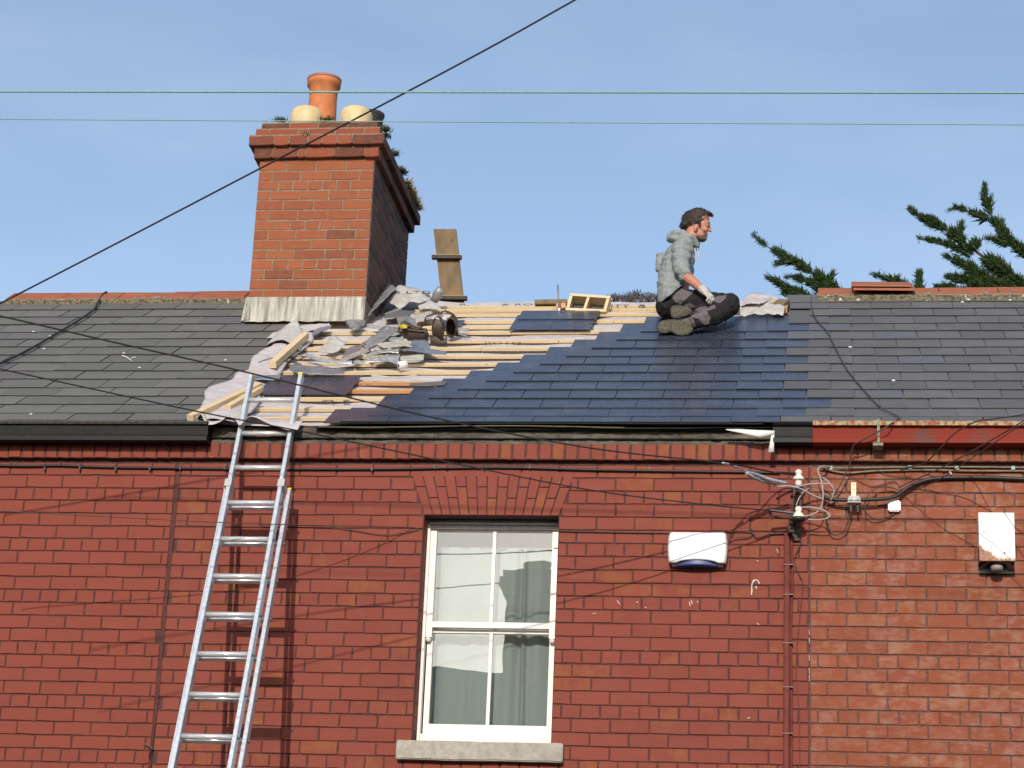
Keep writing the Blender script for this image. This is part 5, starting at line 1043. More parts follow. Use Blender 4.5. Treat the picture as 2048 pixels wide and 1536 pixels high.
# tool belt
tb = thing('tool_belt', 'brown leather tool belt with open pouches dropped on the battens', 'tool belt')
def band(path, wdt, name, mat, s_off=0.0, thick=0.006):   # path in (x, h) over a base point, extruded up the slope
    rows = [[RP(x, s_off + v * wdt, h_) for x, h_ in path] for v in (0, .25, .5, .75, 1)]
    return grid_sheet(rows, name, mat, tb, 0.003, 20, thick)
bx, bs = roofxs(877, 684, -.02)
def oval(cx, rx, ry, h0, n=28, a0=0, a1=2 * PI, sk=0.0): return [(cx + rx * math.cos(a0 + (a1 - a0) * i / n) + sk * math.sin(a0 + (a1 - a0) * i / n), h0 + ry + ry * math.sin(a0 + (a1 - a0) * i / n)) for i in range(n + 1)]
band(oval(bx, 0.043, 0.095, -0.02), 0.055, 'pouch_loop', MAT['leather'], bs - 0.02)
band(oval(bx + 0.085, 0.040, 0.075, -0.005), 0.09, 'pouch_loop', MAT['leather'], bs + 0.05)
band([(bx + 0.0, 0.172), (bx + 0.035, 0.185), (bx + 0.075, 0.17), (bx + 0.105, 0.145), (bx + 0.118, 0.10), (bx + 0.115, 0.05)], 0.05, 'belt_strap', MAT['leather'], bs + 0.10)
wx = roofxs(806, 662, 0)[0]
wv = [(p.x, p.y) for p in smooth_path([Vector((wx - 0.01, 0.0, 0)), Vector((wx + 0.0, 0.06, 0)), Vector((wx + 0.03, 0.105, 0)), Vector((wx + 0.075, 0.085, 0)), Vector((wx + 0.11, 0.062, 0)), Vector((wx + 0.16, 0.062, 0)), Vector((wx + 0.19, 0.095, 0)), Vector((wx + 0.205, 0.14, 0)), Vector((bx - 0.01, 0.17, 0))], 5)]
band(wv, 0.06, 'belt_strap', MAT['leather'], bs + 0.10)
band([(wx + 0.012, -0.01), (wx + 0.02, 0.04), (wx + 0.06, 0.058), (wx + 0.15, 0.05), (wx + 0.20, 0.045), (wx + 0.215, -0.01)], 0.10, 'pouch_body', MAT['leather'], bs + 0.06)
rows = [[RP(wx + 0.005 + 0.215 * i / 8, bs + 0.075, -0.02 + (0.075) * v) for i in range(9)] for v in (0, .5, 1)]; grid_sheet(rows, 'pouch_front', MAT['leather'], tb, 0.008, 12, 0.005)
rows = [[RP(bx - 0.04 + 0.08 * i / 8, bs - 0.008, 0.0 + 0.15 * v) for i in range(9)] for v in (0, .5, 1)]; grid_sheet(rows, 'pouch_inside', MAT['leather'], tb, 0.008, 12, 0.004)
rows = [[RP(bx + 0.048 + 0.075 * i / 8, bs + 0.13, 0.0 + 0.13 * v) for i in range(9)] for v in (0, .5, 1)]; grid_sheet(rows, 'pouch_inside', MAT['leather_in'], tb, 0.004, 12, 0.004)
rows = [[RP(bx - 0.055 + 0.12 * i / 8, bs - 0.03 + 0.03 * v, -0.03 + 0.05 * v + 0.02 * math.sin(i * 0.8) * v) for i in range(9)] for v in (0, .5, 1)]; grid_sheet(rows, 'belt_tail', MAT['leather'], tb, 0.004, 12, 0.005)
m = MB(); m.beam(roofp(801, 651, .075), roofp(810, 654, .085), 0.03, 0.018, RN); tag(m.build('hand_tool', MAT['yellow_tool']), 'yellow tool handle poking out behind the tool belt', 'tool')
# standing plank behind the ridge
pk = thing('plank', 'stained wooden plank with two cross cleats standing behind the ridge', 'plank')
YPL = 3.62; tl, tr, br, bl = (wallp(x, y, YPL) for x, y in ((867, 458), (912, 458), (926, 593), (882, 593)))
dn = (bl - tl).normalized(); bl2, br2 = bl + dn * 0.28, br + dn * 0.28; th = Vector((0, 0.035, 0))
m = MB(); m.hexa([bl2, br2, bl2 + th, br2 + th, tl, tr, tl + th, tr + th]); m.build('board', MAT['plank'], pk)
for (xa, ya), (xb, yb) in (((864, 514.5), (923, 515)), ((875, 596.5), (934, 597))):
    a, b = wallp(xa, ya, YPL - 0.022), wallp(xb, yb, YPL - 0.022); m = MB(); m.beam(a, b, 0.042, 0.030, (0, 0, 1)); m.build('cleat', MAT['plank_edge'], pk)
    m = MB(); m.beam(a + Vector((0, 0.001, 0.0165)), b + Vector((0, 0.001, 0.0165)), 0.038, 0.003, (0, 0, 1)); m.build('cleat_top', MAT['batten'], pk)
# small timber frame on the ridge
fr = thing('timber_tray', 'small new timber frame with two openings tilted on the ridge', 'frame')
yb_ = roofp(1170, 625, -0.01).y + 0.01
c4 = [wallp(x, y, yb_ + dy) for x, y, dy in ((1143, 589, .04), (1217, 594, .04), (1209, 621, 0), (1135, 618, 0))]
nn = (c4[1] - c4[0]).cross(c4[3] - c4[0]).normalized(); nn = nn if nn.y > 0 else -nn
dpt = 0.10; off = nn * (dpt / 2)
cen = sum(c4, Vector()) / 4
for i in range(4):
    a, b = c4[i] + off, c4[(i + 1) % 4] + off; inw = (cen + off - (a + b) / 2).normalized(); e = (b - a).normalized() * (0.0135 if i % 2 == 0 else -0.0135)
    m = MB(); m.beam(a - e, b + e, dpt, 0.022, inw); m.build('frame_bar', MAT['batten'], fr)
mt_, mb_ = c4[0].lerp(c4[1], 0.47) + off, c4[3].lerp(c4[2], 0.45) + off
m = MB(); m.beam(mt_, mb_, dpt - 0.01, 0.020, (1, 0, 0)); m.build('frame_bar', MAT['batten'], fr)
m = MB(); m.quad([p + nn * (dpt + 0.002) for p in c4]); m.build('back_board', simple('dark_board', (0.06, 0.06, 0.055), 0.8), fr)
a = wallp(1126, 590, yb_ + .04); 
bar('timber_offcut', wallp(1070, 606, roofp(1100, 612, 0).y + .12), wallp(1134, 605, roofp(1100, 612, 0).y + .12), 0.06, 0.035, MAT['plank'], 'short brown timber offcut on the ridge left of the rod', 'timber', upv=Vector((0, 0, 1)))
bar('timber_offcut', wallp(1113, 614, roofp(1100, 614, 0).y + .03), wallp(1132, 613, roofp(1100, 614, 0).y + .03), 0.06, 0.04, MAT['batten_orange'], 'small orange timber block beside the left foot of the timber frame', 'timber', upv=Vector((0, 0, 1)))
yr_ = roofp(1117, 622, 0).y
rd = thing('steel_rod', 'thin grey upright rod with a white foot beside the timber frame', 'rod')
m = MB(); m.tube([wallp(1118, 622, yr_), wallp(1115.5, 570, yr_)], 0.0062, 8); m.build('rod_shaft', simple('grey_rod', (0.20, 0.20, 0.22), 0.5, 0.3), rd, True)
m = MB(); m.lathe([(0.0, -0.012), (0.011, -0.012), (0.011, 0.012), (0.0, 0.014)], wallp(1118, 620, yr_ - .01), n=10); m.build('rod_foot', MAT['paper'], rd, True)
# crumpled membrane right of the man
strip_sheet('crumpled_underlay', [(1482, 607, .07), (1496, 590, .09), (1516, 587, .10), (1550, 592, .08)], [(1482, 612, .06), (1500, 607, .09), (1522, 607, .08), (1546, 600, .06)], MAT['underlay'], 'upper fold of crumpled grey underlay at the ridge right of the man', 'underlay', 7, 7, 0.012, 11)
strip_sheet('crumpled_underlay', [(1478, 613, .05), (1500, 609, .08), (1530, 606, .07), (1572, 611, .05)], [(1458, 629, .02), (1490, 629, .02), (1525, 629, .02), (1566, 629, .02)], MAT['underlay_back'], 'lower fold of crumpled pale underlay against the top new slates', 'underlay', 8, 8, 0.020, 15)
strip_sheet('crumpled_underlay', [(1526, 600, .10), (1540, 595, .12), (1554, 593, .12)], [(1526, 609, .05), (1540, 608, .05), (1556, 600, .06)], MAT['lead_tan'], 'dusty brown bit of folded underlay beside the right slates', 'underlay', 5, 5, 0.014, 16)
bar('timber_offcut', roofp(1552, 608, .02), roofp(1574, 609, .02), 0.16, 0.05, MAT['plank'], 'short timber end at the ridge next to the right slates', 'timber')
bar('timber_offcut', roofp(1563, 618, .0), roofp(1575, 618, .0), 0.10, 0.04, MAT['batten_orange'], 'orange batten end beside the first right slate', 'timber')
# spare ridge tiles lying on the right ridge
def spare_tile(px0, px1, pytop, yoff, label, jag):
    yr2 = RP(0, 3.84, 0).y + yoff; a, b = wallp(px0, pytop, yr2), wallp(px1, pytop + 1, yr2); L = (b - a).length
    me = ridge_tile_mesh(L); o = link('ridge_tile', me); o.location = a; o.rotation_euler = (-0.12, -math.asin((b.z - a.z) / L), 0); tag(o, label, 'ridge tile', 'spare ridge tiles')
spare_tile(1703, 1820, 564, -0.03, 'upper loose orange ridge tile set on top of the right ridge', 0)
spare_tile(1706, 1828, 571.5, -0.05, 'lower loose ridge tile with a ragged edge under the upper loose one', 1)

# ------------------------------------------------------------------ the roofer
man = thing('person', 'man in grey hooded top and black work trousers sitting sideways on the new slates', 'person')
def sdf_mesh(name, blobs, voxel, mats, parent, smooth_it=3, disp=None, mat_fn=None):
    bm = bmesh.new()
    for b in blobs:
        if b[0] == 's':
            c, r = b[1], b[2]; r = r if isinstance(r, (tuple, list)) else (r, r, r)
            bmesh.ops.create_icosphere(bm, subdivisions=3, radius=1.0, matrix=Matrix.Translation(c) @ (b[3].to_4x4() if len(b) > 3 else Matrix.Identity(4)) @ Matrix.Diagonal((*r, 1)))
        else:
            _, p, q, r0, r1 = b; n = max(2, int((q - p).length / (min(r0, r1) * 0.35)) + 1)
            for i in range(n + 1):
                t_ = i / n; r = r0 + (r1 - r0) * t_; bmesh.ops.create_icosphere(bm, subdivisions=2, radius=r, matrix=Matrix.Translation(p.lerp(q, t_)))
    me = bpy.data.meshes.new('tmp'); bm.to_mesh(me); bm.free(); o = bpy.data.objects.new('tmp', me); COL.objects.link(o)
    md = o.modifiers.new('r', 'REMESH'); md.mode = 'VOXEL'; md.voxel_size = voxel
    if smooth_it: ms = o.modifiers.new('s', 'SMOOTH'); ms.iterations = smooth_it; ms.factor = 0.6
    bpy.context.view_layer.update(); r = bpy.data.meshes.new_from_object(o.evaluated_get(bpy.context.evaluated_depsgraph_get())); bpy.data.objects.remove(o); r.name = name
    r.materials.clear()
    for mt in (mats if isinstance(mats, (list, tuple)) else [mats]): r.materials.append(mt)
    if disp:
        nr = [v.normal.copy() for v in r.vertices]
        for v, n_ in zip(r.vertices, nr): v.co += n_ * disp(v.co)
    if mat_fn:
        for p in r.polygons: p.material_index = mat_fn(p.center, p.normal)
    r.polygons.foreach_set('use_smooth', [True] * len(r.polygons)); r.update()
    return link(name, r, parent)
def proj(P):
    v = CM @ (Vector(P) - CAM); return 1024 + FPX * v.x / v.z, 768 + FPX * v.y / v.z
def inpoly(x, y, poly):
    c = False; j = len(poly) - 1
    for i in range(len(poly)):
        (xi, yi), (xj, yj) = poly[i], poly[j]
        if (yi > y) != (yj > y) and x < (xj - xi) * (y - yi) / (yj - yi) + xi: c = not c
        j = i
    return c
M_ = lambda x, y, Y=2.45: wallp(x, y, Y)
YB = 2.45
sh_n, sh_f = M_(1363, 500, YB - 0.17), M_(1366, 500, YB + 0.17)
el_n, wr_n = M_(1364, 546, YB - 0.26), M_(1406, 580, YB - 0.34)
el_f, wr_f = M_(1366, 548, YB + 0.25), M_(1408, 584, YB + 0.12)
hipn, hipf = M_(1342, 602, YB - 0.09), M_(1342, 602, YB + 0.10)
knn, knf = M_(1454, 610, YB - 0.30), M_(1460, 605, YB + 0.04)
ann, anf = M_(1388, 646, YB - 0.46), M_(1372, 626, YB - 0.18)
hd = M_(1392, 443, YB); jaw = M_(1402, 472, YB); nk0, nk1 = M_(1376, 488, YB), M_(1386, 464, YB)
def E_(x, y, Y, rx, ry, rz): return ('s', M_(x, y, Y), (rx, ry, rz))
# body: one continuous figure (head, neck, trunk, arms, legs)
body = [E_(1390, 441, YB, 0.094, 0.074, 0.082), E_(1399, 436, YB, 0.074, 0.068, 0.070), E_(1403, 452, YB, 0.060, 0.062, 0.068), ('c', M_(1398, 468, YB), M_(1404, 474, YB), 0.052, 0.042), E_(1406, 478, YB, 0.024, 0.028, 0.020), ('c', M_(1390, 470, YB - 0.035), M_(1404, 477, YB - 0.015), 0.026, 0.020), ('c', M_(1390, 470, YB + 0.035), M_(1404, 477, YB + 0.015), 0.026, 0.020),
        ('c', M_(1418, 448, YB), M_(1419.5, 460, YB), 0.010, 0.013), E_(1420.2, 462, YB, 0.012, 0.015, 0.009), E_(1417, 445, YB - 0.024, 0.012, 0.022, 0.009), E_(1417, 445, YB + 0.024, 0.012, 0.022, 0.009), E_(1410, 459, YB - 0.042, 0.024, 0.018, 0.02), E_(1410, 459, YB + 0.042, 0.024, 0.018, 0.02), E_(1411.5, 468.5, YB, 0.018, 0.026, 0.009), E_(1409.5, 476, YB, 0.016, 0.022, 0.008),
        ('s', M_(1391.5, 454, YB - 0.084), (0.016, 0.010, 0.027), Matrix.Rotation(0.25, 3, 'Y')), ('s', M_(1391.5, 455, YB + 0.077), (0.015, 0.009, 0.026)), E_(1391, 461, YB - 0.081, 0.009, 0.009, 0.010),
        ('c', nk0, nk1, 0.060, 0.055), ('c', nk1, M_(1394, 462, YB), 0.055, 0.05),
        ('c', M_(1364, 505, YB), M_(1350, 590, YB), 0.095, 0.10), ('c', nk0, sh_n, 0.05, 0.05), ('c', nk0, sh_f, 0.05, 0.05), ('c', sh_n, el_n, 0.040, 0.034), ('c', el_n, el_n.lerp(wr_n, 0.45), 0.036, 0.040), ('c', el_n.lerp(wr_n, 0.45), wr_n, 0.040, 0.027), ('c', sh_f, el_f, 0.045, 0.042), ('c', el_f, wr_f, 0.041, 0.027),
        ('c', hipn, knn, 0.08, 0.055), ('c', hipf, knf, 0.08, 0.055), ('c', knn, ann, 0.05, 0.035), ('c', knf, anf, 0.05, 0.035)]
BEARD = [(1392, 487), (1390, 474), (1395, 469), (1403, 470), (1407, 468.2), (1413, 467.6), (1413.5, 469.5), (1408, 471.5), (1407.5, 474.5), (1412, 476), (1414, 484), (1404, 488)]
EYE = [(1414.5, 452.5), (1419.5, 451.5), (1420, 455.5), (1415, 456)]
MOUTH = [(1408, 471.2), (1414, 470.3), (1414, 474), (1408.6, 474.2)]
def skin_fn(c, n):
    x, y = proj(c)
    if inpoly(x, y, EYE) or inpoly(x, y, MOUTH): return 2
    if inpoly(x, y, BEARD) and c.z < M_(1400, 467).z: return 1
    return 0
sdf_mesh('body', body, 0.0052, [MAT['skin'], MAT['beard'], MAT['eye']], man, 2, None, skin_fn)
# hair: cap over the skull, open at the face
hair = [E_(1389.5, 440, YB, 0.099, 0.079, 0.083), E_(1397, 432.5, YB, 0.082, 0.075, 0.062), E_(1411, 428.5, YB, 0.042, 0.055, 0.022), ('c', M_(1418, 427, YB - 0.02), M_(1425.5, 430, YB), 0.016, 0.008), ('c', M_(1421, 428, YB), M_(1424.5, 434, YB), 0.012, 0.007), E_(1372, 451, YB, 0.045, 0.062, 0.038), ('c', M_(1366, 452, YB), M_(1361.5, 452.5, YB), 0.022, 0.012), ('c', M_(1399.5, 442, YB - 0.074), M_(1399, 452, YB - 0.071), 0.012, 0.008), ('c', M_(1399.5, 442, YB + 0.074), M_(1399, 452, YB + 0.071), 0.012, 0.008)]
FACE = [(1400, 470), (1397.5, 456), (1398, 449), (1401.8, 454), (1404, 448), (1408, 441), (1411, 434.5), (1416, 432.5), (1422.5, 433.5), (1432, 440), (1432, 490), (1384, 490), (1383, 464), (1388, 462), (1397, 462)]
ho = sdf_mesh('hair', hair, 0.005, MAT['hair'], man, 1, lambda p: 0.006 * noise.noise(p * 55) + 0.004 * noise.noise(p * 120))
bmh = bmesh.new(); bmh.from_mesh(ho.data)
bmesh.ops.delete(bmh, geom=[f for f in bmh.faces if inpoly(*proj(f.calc_center_median()), FACE) or (lambda q: 1386 < q[0] < 1397.5 and 448 < q[1] < 470 and abs(f.calc_center_median().y - YB) > 0.05)(proj(f.calc_center_median()))], context='FACES'); bmh.to_mesh(ho.data); bmh.free()
hr = MB(); random.seed(21)
for pl in random.sample(list(ho.data.polygons), min(1500, len(ho.data.polygons))):
    n_ = pl.normal; c_ = pl.center; d_ = (n_ * 0.5 + Vector((-0.5 + (c_.x - hd.x) * 14, random.gauss(0, .3), -0.45 + (c_.z - hd.z) * 5)).normalized() * 0.8 + Vector((random.gauss(0, .25), random.gauss(0, .25), random.gauss(0, .25)))).normalized(); L_ = random.uniform(0.006, 0.015); s_ = d_.cross(n_ + Vector((.01, .02, .03))).normalized() * 0.0014
    hr.quad([c_ - s_, c_ + s_, c_ + d_ * L_])
hs = hr.build('hair_strands', MAT['hair'], ho); hs['kind'] = 'stuff'
# hooded top
top = []
for dy, sc_ in ((-0.085, 0.93), (0, 1.0), (0.085, 0.93)):
    top += [('c', M_(1346, 592, YB + dy * 1.5), M_(1351, 552, YB + dy), 0.122, 0.138 * sc_), ('c', M_(1351, 552, YB + dy), M_(1358, 518, YB + dy), 0.138 * sc_, 0.122 * sc_), ('c', M_(1358, 518, YB + dy), M_(1367, 497, YB + dy * 0.9), 0.122 * sc_, 0.085 * sc_)]
top += [('c', sh_n, M_(1361, 522, YB - 0.215), 0.078, 0.070), ('c', M_(1361, 522, YB - 0.215), el_n + Vector((0.0, 0, 0.02)), 0.070, 0.062), ('c', el_n + Vector((0, 0, 0.02)), el_n.lerp(wr_n, 0.10) + Vector((0.0, 0, 0.004)), 0.062, 0.056), ('c', sh_f, el_f, 0.076, 0.06), ('c', el_f, el_f.lerp(wr_f, 0.12), 0.06, 0.052),
        ('c', M_(1369, 497, YB - 0.09), M_(1379, 484, YB - 0.05), 0.055, 0.045), ('c', M_(1369, 497, YB + 0.09), M_(1379, 484, YB + 0.05), 0.055, 0.045), ('c', M_(1321, 513, YB + 0.03), M_(1322, 535, YB + 0.02), 0.036, 0.05), ('c', M_(1315, 512, YB + 0.05), M_(1319, 519, YB + 0.03), 0.016, 0.03),
        ('c', M_(1322, 596, YB), M_(1330, 604, YB - 0.06), 0.03, 0.04)]
hoodp = [M_(1393, 488, YB - 0.045), M_(1381, 474, YB - 0.085), M_(1366, 466, YB - 0.085), M_(1352, 466, YB - 0.06), M_(1345, 468, YB), M_(1352, 466, YB + 0.06), M_(1366, 466, YB + 0.085), M_(1381, 474, YB + 0.085), M_(1393, 488, YB + 0.045)]
for a, b in zip(hoodp[:-1], hoodp[1:]): top.append(('c', a, b, 0.026, 0.026))
for a, b in zip(hoodp[1:-2], hoodp[2:-1]): top.append(('c', a + Vector((-0.012, 0, -0.045)), b + Vector((-0.012, 0, -0.045)), 0.030, 0.030))
top += [('c', M_(1341, 466, YB), M_(1338, 472, YB), 0.014, 0.018), ('c', hoodp[0], M_(1395, 499, YB - 0.03), 0.02, 0.012), ('c', hoodp[-1], M_(1395, 499, YB + 0.03), 0.02, 0.012)]
def wrinkle(p):
    q = p - M_(1350, 545)
    w = 0.014 * noise.noise(Vector((p.x * 9 + p.z * 6, p.y * 5, p.z * 24))) + 0.0055 * noise.noise(Vector((p.x * 22 + p.z * 14, p.y * 9, p.z * 40)))
    return w
HEM = lambda x: 604 - (x - 1320) * 0.80 if x < 1366 else 567 - (x - 1366) * 0.3
tp = sdf_mesh('hooded_top', top, 0.0062, MAT['hoodie'], man, 4, wrinkle)
bmh = bmesh.new(); bmh.from_mesh(tp.data)
bmesh.ops.delete(bmh, geom=[f for f in bmh.faces if (lambda q: q[1] > HEM(q[0]) + 1.5 and not (q[0] > 1346 and q[1] < 562))(proj(f.calc_center_median()))], context='FACES'); bmh.to_mesh(tp.data); bmh.free()
m = MB(); m.tube(smooth_path([M_(1395.5, 497, YB - 0.10), M_(1396.2, 507, YB - 0.13), M_(1396, 522, YB - 0.135)], 4), 0.0045, 6); m.build('drawstring', MAT['glove'], man)
# trousers
tro = []
for dy in (-0.095, 0.0, 0.095): tro.append(('c', M_(1342, 592, YB + dy), M_(1337, 612, YB + dy), 0.105, 0.098))
tro += [('c', M_(1334, 616, YB - 0.05), M_(1340, 627, YB - 0.08), 0.075, 0.055), ('c', M_(1344, 600, YB - 0.10), M_(1400, 605, YB - 0.20), 0.105, 0.082), ('c', M_(1400, 605, YB - 0.20), M_(1454, 611, YB - 0.28), 0.082, 0.072), ('c', hipf, knf, 0.09, 0.068), ('c', M_(1465, 601, YB - 0.04), M_(1463, 616, YB - 0.20), 0.052, 0.064), ('c', M_(1456, 612, YB - 0.30), M_(1432, 630, YB - 0.40), 0.082, 0.072), ('c', M_(1432, 630, YB - 0.40), M_(1392, 643, YB - 0.46), 0.072, 0.055), ('c', knf, anf, 0.072, 0.055), ('c', M_(1440, 618, YB - 0.22), M_(1400, 622, YB - 0.30), 0.06, 0.05)]
PAN = [[(1337, 578), (1343, 575), (1367, 567), (1388, 578), (1386, 586), (1368, 601), (1361, 610), (1354, 607), (1341, 592)], [(1371, 632), (1378, 626), (1398, 615), (1414, 612), (1430, 610), (1432, 616), (1414, 622), (1421, 636), (1418, 648), (1409, 651), (1398, 638), (1385, 634), (1392, 652), (1386, 655), (1372, 640)], [(1426, 596), (1436, 592), (1454, 590), (1450, 598), (1440, 606), (1428, 604)], [(1370, 607), (1382, 607), (1394, 612), (1384, 616), (1369, 613)]]
def pan_fn(c, n): return 1 if n.y < 0.2 and c.y < YB - 0.02 and any(inpoly(*proj(c), P) for P in PAN) else 0
sdf_mesh('trousers', tro, 0.0065, [MAT['trouser'], MAT['panel']], man, 3, lambda p: 0.009 * noise.noise(Vector((p.x * 16, p.y * 9, p.z * 20))) + 0.005 * noise.noise(p * 38), pan_fn)
# boots
def boot(poly, Ys, up, nm_label):
    o = link('boot', None, man)
    f = [M_(x, y, Ys) for x, y in poly]; c0 = sum(f, Vector()) / len(f)
    bm_ = bmesh.new(); n_ = 64
    loop = smooth_path(f + [f[0]], 4)[:-1]
    rings = []
    for dy, sc_ in ((0.0, 0.90), (0.0, 0.97), (0.006, 1.0), (0.024, 1.0), (0.03, 0.96)): rings.append([bm_.verts.new(c0 + (p - c0) * sc_ + Vector((0, dy, 0)) + Vector((0, 0.004 * math.sin(i * 1.9) * (sc_ < 0.95), 0))) for i, p in enumerate(loop)])
    for a, b in zip(rings[:-1], rings[1:]):
        for i in range(len(loop)): bm_.faces.new((a[i], a[(i + 1) % len(loop)], b[(i + 1) % len(loop)], b[i]))
    bm_.faces.new(rings[0]); bm_.faces.new(list(reversed(rings[-1]))); me = bpy.data.meshes.new('sole'); bm_.to_mesh(me); bm_.free(); me.materials.append(MAT['sole']); link('sole', me, o)
    m = MB(); lo = [p for p in loop]                                 # tread bars
    xs0, xs1 = min(x for x, y in poly), max(x for x, y in poly)
    k = xs0 + 5
    while k < xs1 - 4:
        ys = [y for y in range(560, 700) if inpoly(k, y, poly)]
        if len(ys) > 8: m.beam(M_(k + 1.5, ys[0] + 3, Ys - 0.002), M_(k - 1.5, ys[-1] - 3, Ys - 0.002), 0.010, 0.008, (0, 1, 0))
        k += 5.2
    m.build('tread', MAT['sole'], o); o2 = sdf_mesh('boot_upper', up, 0.006, MAT['boot'], o, 3); return o
Z_ = 10.78
SOLE1 = [(1300 + x / Z_, 550 + y / Z_) for x, y in ((172, 1090), (225, 1000), (330, 965), (500, 952), (650, 972), (800, 1015), (900, 1085), (925, 1150), (885, 1220), (800, 1280), (690, 1303), (560, 1280), (480, 1232), (430, 1216), (330, 1243), (220, 1240), (178, 1180))]
ys1 = roofp(1365, 672, 0.0).y - 0.005
boot(SOLE1, ys1, [('c', M_(1328, 655, ys1 + 0.075), M_(1378, 654, ys1 + 0.075), 0.044, 0.052), ('c', M_(1372, 650, ys1 + 0.08), M_(1390, 645, ys1 + 0.06), 0.05, 0.048)], 'near')
SOLE2 = [(1300 + x / Z_, 550 + y / Z_) for x, y in ((470, 665), (540, 645), (640, 680), (750, 715), (840, 770), (830, 850), (700, 900), (600, 930), (520, 925), (460, 890), (450, 780))]
boot(SOLE2, YB - 0.27, [('c', M_(1352, 622, YB - 0.20), M_(1374, 626, YB - 0.20), 0.046, 0.046)], 'far')
# gloves with fingers
def glove(w, d, dn_, side, nm):
    d = d.normalized(); dn_ = (dn_ - d * dn_.dot(d)).normalized(); s_ = d.cross(dn_).normalized() * side
    b = [('c', w - d * 0.012, w + d * 0.02, 0.032, 0.031), ('c', w + d * 0.018 + s_ * 0.022, w + d * 0.078 + s_ * 0.026, 0.018, 0.017), ('c', w + d * 0.018, w + d * 0.083, 0.020, 0.018), ('c', w + d * 0.018 - s_ * 0.02, w + d * 0.074 - s_ * 0.026, 0.018, 0.016)]
    for off, ln, cu in ((0.030, 0.050, 0.8), (0.010, 0.057, 0.75), (-0.010, 0.053, 0.8), (-0.029, 0.042, 0.88)):
        p0 = w + d * 0.082 + s_ * off; p1 = p0 + (d * 0.9 + dn_ * 0.35) .normalized() * ln * 0.45; p2 = p1 + (d * (1 - cu) + dn_ * cu).normalized() * ln * 0.33; p3 = p2 + (d * 0.1 + dn_).normalized() * ln * 0.25
        b += [('c', p0, p1, 0.0105, 0.0098), ('c', p1, p2, 0.0098, 0.009), ('c', p2, p3, 0.009, 0.008)]
    t0 = w + d * 0.025 + s_ * 0.034; b += [('c', t0, t0 + (d * 0.7 + s_ * 0.6 + dn_ * 0.3).normalized() * 0.038, 0.013, 0.011), ('c', t0 + (d * 0.7 + s_ * 0.6 + dn_ * 0.3).normalized() * 0.038, t0 + (d * 0.7 + s_ * 0.6 + dn_ * 0.3).normalized() * 0.038 + (d + dn_ * 0.4).normalized() * 0.028, 0.011, 0.009)]
    sdf_mesh('glove', b, 0.0034, MAT['glove'], man, 1)
glove(wr_n, M_(1428, 601, YB - 0.38) - wr_n, Vector((-0.1, 0.2, -1)), 1, 'near')
glove(wr_f, M_(1428, 594, YB + 0.06) - wr_f, Vector((0, -0.2, -1)), -1, 'far')

# ------------------------------------------------------------------ cypress boughs and bare tree beyond the ridge
def bough(m, path, w0, w1, Y, n, ln=0.042):
    pts = smooth_path([wallp(x, y, Y) for x, y in path], 8); N = len(pts)
    for _ in range(int(n * 1.5)):
        t_ = random.random() ** 0.85; f = t_ * (N - 1); k = min(int(f), N - 2); p = pts[k].lerp(pts[k + 1], f - k); ax = (pts[k] - pts[k + 1]).normalized()   # towards the tip
        if noise.noise(Vector((t_ * 14, Y * 3.1 + w1, 1.7))) < -0.12 - 0.5 * t_ or (t_ < 0.45 and random.random() < 0.45 - t_): continue
        w = (w0 + (w1 - w0) * t_) * (0.62 + 0.55 * math.sin(t_ * 27 + Y * 3) * math.sin(t_ * 11 + 1)) * 0.0033
        a = random.uniform(0, 2 * PI); rr = math.sqrt(random.random()) * w; u = ax.orthogonal().normalized(); v = ax.cross(u); o = (u * math.cos(a) + v * math.sin(a))
        c = p + o * rr
        d = (ax * 1.0 + o * random.uniform(0.15, 0.9) + Vector((0, 0, 0.3)) + Vector((random.gauss(0, .25), random.gauss(0, .25), random.gauss(0, .25)))).normalized()
        for _k in range(6):
            dd = (d + Vector((random.gauss(0, .33), random.gauss(0, .33), random.gauss(0, .33)))).normalized(); L = ln * (random.uniform(0.5, 1.3) + (1.6 if random.random() < 0.05 else 0)) * (0.42 + 0.75 * t_)
            b0 = c + Vector((random.gauss(0, .014), random.gauss(0, .014), random.gauss(0, .014)))
            s1 = dd.orthogonal().normalized(); s1.rotate(Matrix.Rotation(random.uniform(0, PI), 3, dd)); s1 *= L * 0.10
            m.quad([b0 - dd * L * 0.2, b0 + dd * L * 0.25 + s1, b0 + dd * L, b0 + dd * L * 0.25 - s1])
def sprig(m, path, w1, Y, n, ln=0.045): bough(m, path, 1.0, w1, Y, n, ln)
def cypress(label, boughs, Y, trunk_px, seed):
    random.seed(seed); t_ = thing('cypress_tree', label, 'tree', 'dark cypress trees beyond the ridge')
    mc = MB(); mb = MB()
    for path, w0, w1, n in boughs:
        bough(mc, path, w0, w1, Y, n); pts = smooth_path([wallp(x, y, Y) for x, y in path], 6); mb.tube(pts, [0.002 + 0.022 * (i / len(pts)) for i in range(len(pts))], 6)
    base = wallp(*trunk_px, Y); mb.tube([Vector((base.x + 0.4, Y, 0)), Vector((base.x + 0.25, Y, base.z * 0.5)), base], [0.30, 0.22, 0.08], 10)
    mb.build('trunk', MAT['bark'], t_); mc.build('crown', MAT['cypress'], t_)
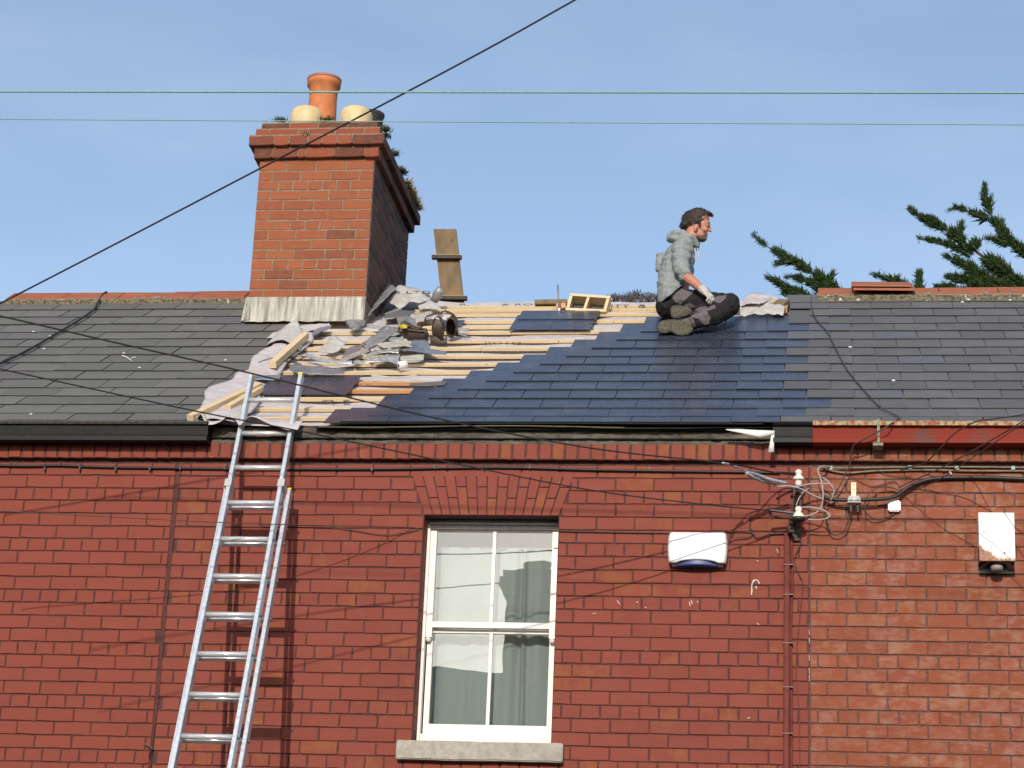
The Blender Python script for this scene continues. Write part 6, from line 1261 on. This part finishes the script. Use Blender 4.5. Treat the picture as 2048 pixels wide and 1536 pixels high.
cypress('left cypress bough tapering up to the left behind the right ridge', [
    ([(1506, 468), (1530, 490), (1560, 507), (1600, 530), (1640, 556), (1690, 600), (1720, 630)], 1.5, 23, 1500),
    ([(1530, 553), (1550, 562), (1575, 575), (1610, 592), (1660, 625)], 1.2, 17, 600), ([(1572, 553), (1600, 558), (1640, 575), (1690, 605)], 4, 15, 700), ([(1546, 531), (1566, 524), (1590, 522)], 1, 7, 110), ([(1668, 541), (1660, 560), (1650, 580)], 1, 9, 130), ([(1565, 582), (1585, 592), (1620, 620)], 2, 14, 260),
    ([(1746, 548), (1765, 555), (1790, 564), (1820, 580)], 3, 10, 260), ([(1797, 552), (1790, 562), (1785, 575)], 1, 5, 60)], 9.0, (1760, 660), 5)
cypress('biggest cypress mass at the right edge with a long tip reaching left', [
    ([(1813, 411), (1835, 430), (1870, 447), (1910, 470), (1955, 505), (2010, 545), (2080, 590)], 1.5, 44, 3000), ([(1835, 475), (1862, 480), (1890, 487), (1925, 500)], 1, 12, 260), ([(1889, 511), (1915, 523), (1945, 540), (2000, 575)], 1, 26, 900), ([(1892, 553), (1915, 557), (1950, 565), (2000, 590)], 1.5, 28, 900), ([(1870, 577), (1890, 575), (1930, 590)], 2, 16, 420), ([(1925, 440), (1920, 458), (1915, 475)], 1, 7, 120), ([(1960, 590), (2000, 580), (2060, 575)], 20, 30, 900), ([(1838, 540), (1838, 555), (1838, 585)], 1, 10, 190), ([(1930, 600), (1990, 600), (2060, 600)], 16, 22, 900)], 9.4, (2060, 680), 6)
cypress('upper right cypress bough with an upright spiky tip', [
    ([(1969, 367), (1971, 390), (1980, 425), (1998, 455), (2025, 485), (2060, 515), (2110, 560)], 1.2, 24, 1500), ([(1897, 421), (1915, 415), (1940, 425), (1975, 437)], 1, 10, 260), ([(1970, 476), (1990, 480), (2015, 487)], 1, 11, 200), ([(1960, 384), (1968, 398), (1974, 410)], 1, 5, 60), ([(1982, 393), (1979, 405), (1978, 420)], 1, 5, 60), ([(2006, 440), (2000, 452), (1998, 465)], 1, 7, 90)], 10.2, (2140, 640), 7)
random.seed(3)
bt = thing('bare_tree', 'leafless grey twiggy tree top showing over the ridge behind the man', 'tree'); YT = 13.0
mb = MB(); mt2 = MB(); base = wallp(1300, 700, YT); mb.tube([Vector((base.x, YT, 0)), base], [0.25, 0.12], 8); mb.build('trunk', MAT['twig'], bt)
def hgt(x): return 592 - 12 * math.exp(-((x - 1275) / 16) ** 2) - 14 * math.exp(-((x - 1318) / 14) ** 2) - 6 * math.exp(-((x - 1230) / 8) ** 2) - 16 * math.exp(-((x - 1414) / 10) ** 2) - 6 * math.exp(-((x - 1250) / 10) ** 2)
for i in range(190):
    x = random.uniform(1214, 1432); y0 = 640; yt_ = hgt(x) + random.uniform(-4, 9); p = wallp(x + random.uniform(-14, 14), y0, YT + random.uniform(-.6, .6)); q = wallp(x, yt_, YT); k1 = p.lerp(q, 0.55) + Vector((random.gauss(0, .04), 0, 0)); k2 = p.lerp(q, 0.8) + Vector((random.gauss(0, .03), 0, 0))
    mt2.tube([p, k1, k2, q], [0.011, 0.008, 0.006, 0.003], 4)
    for _ in range(2): w = k2 + Vector((random.gauss(0, .05), 0, random.uniform(.0, .07))); mt2.tube([k2, w], [0.006, 0.003], 4)
mt2.build('crown', MAT['twig'], bt)
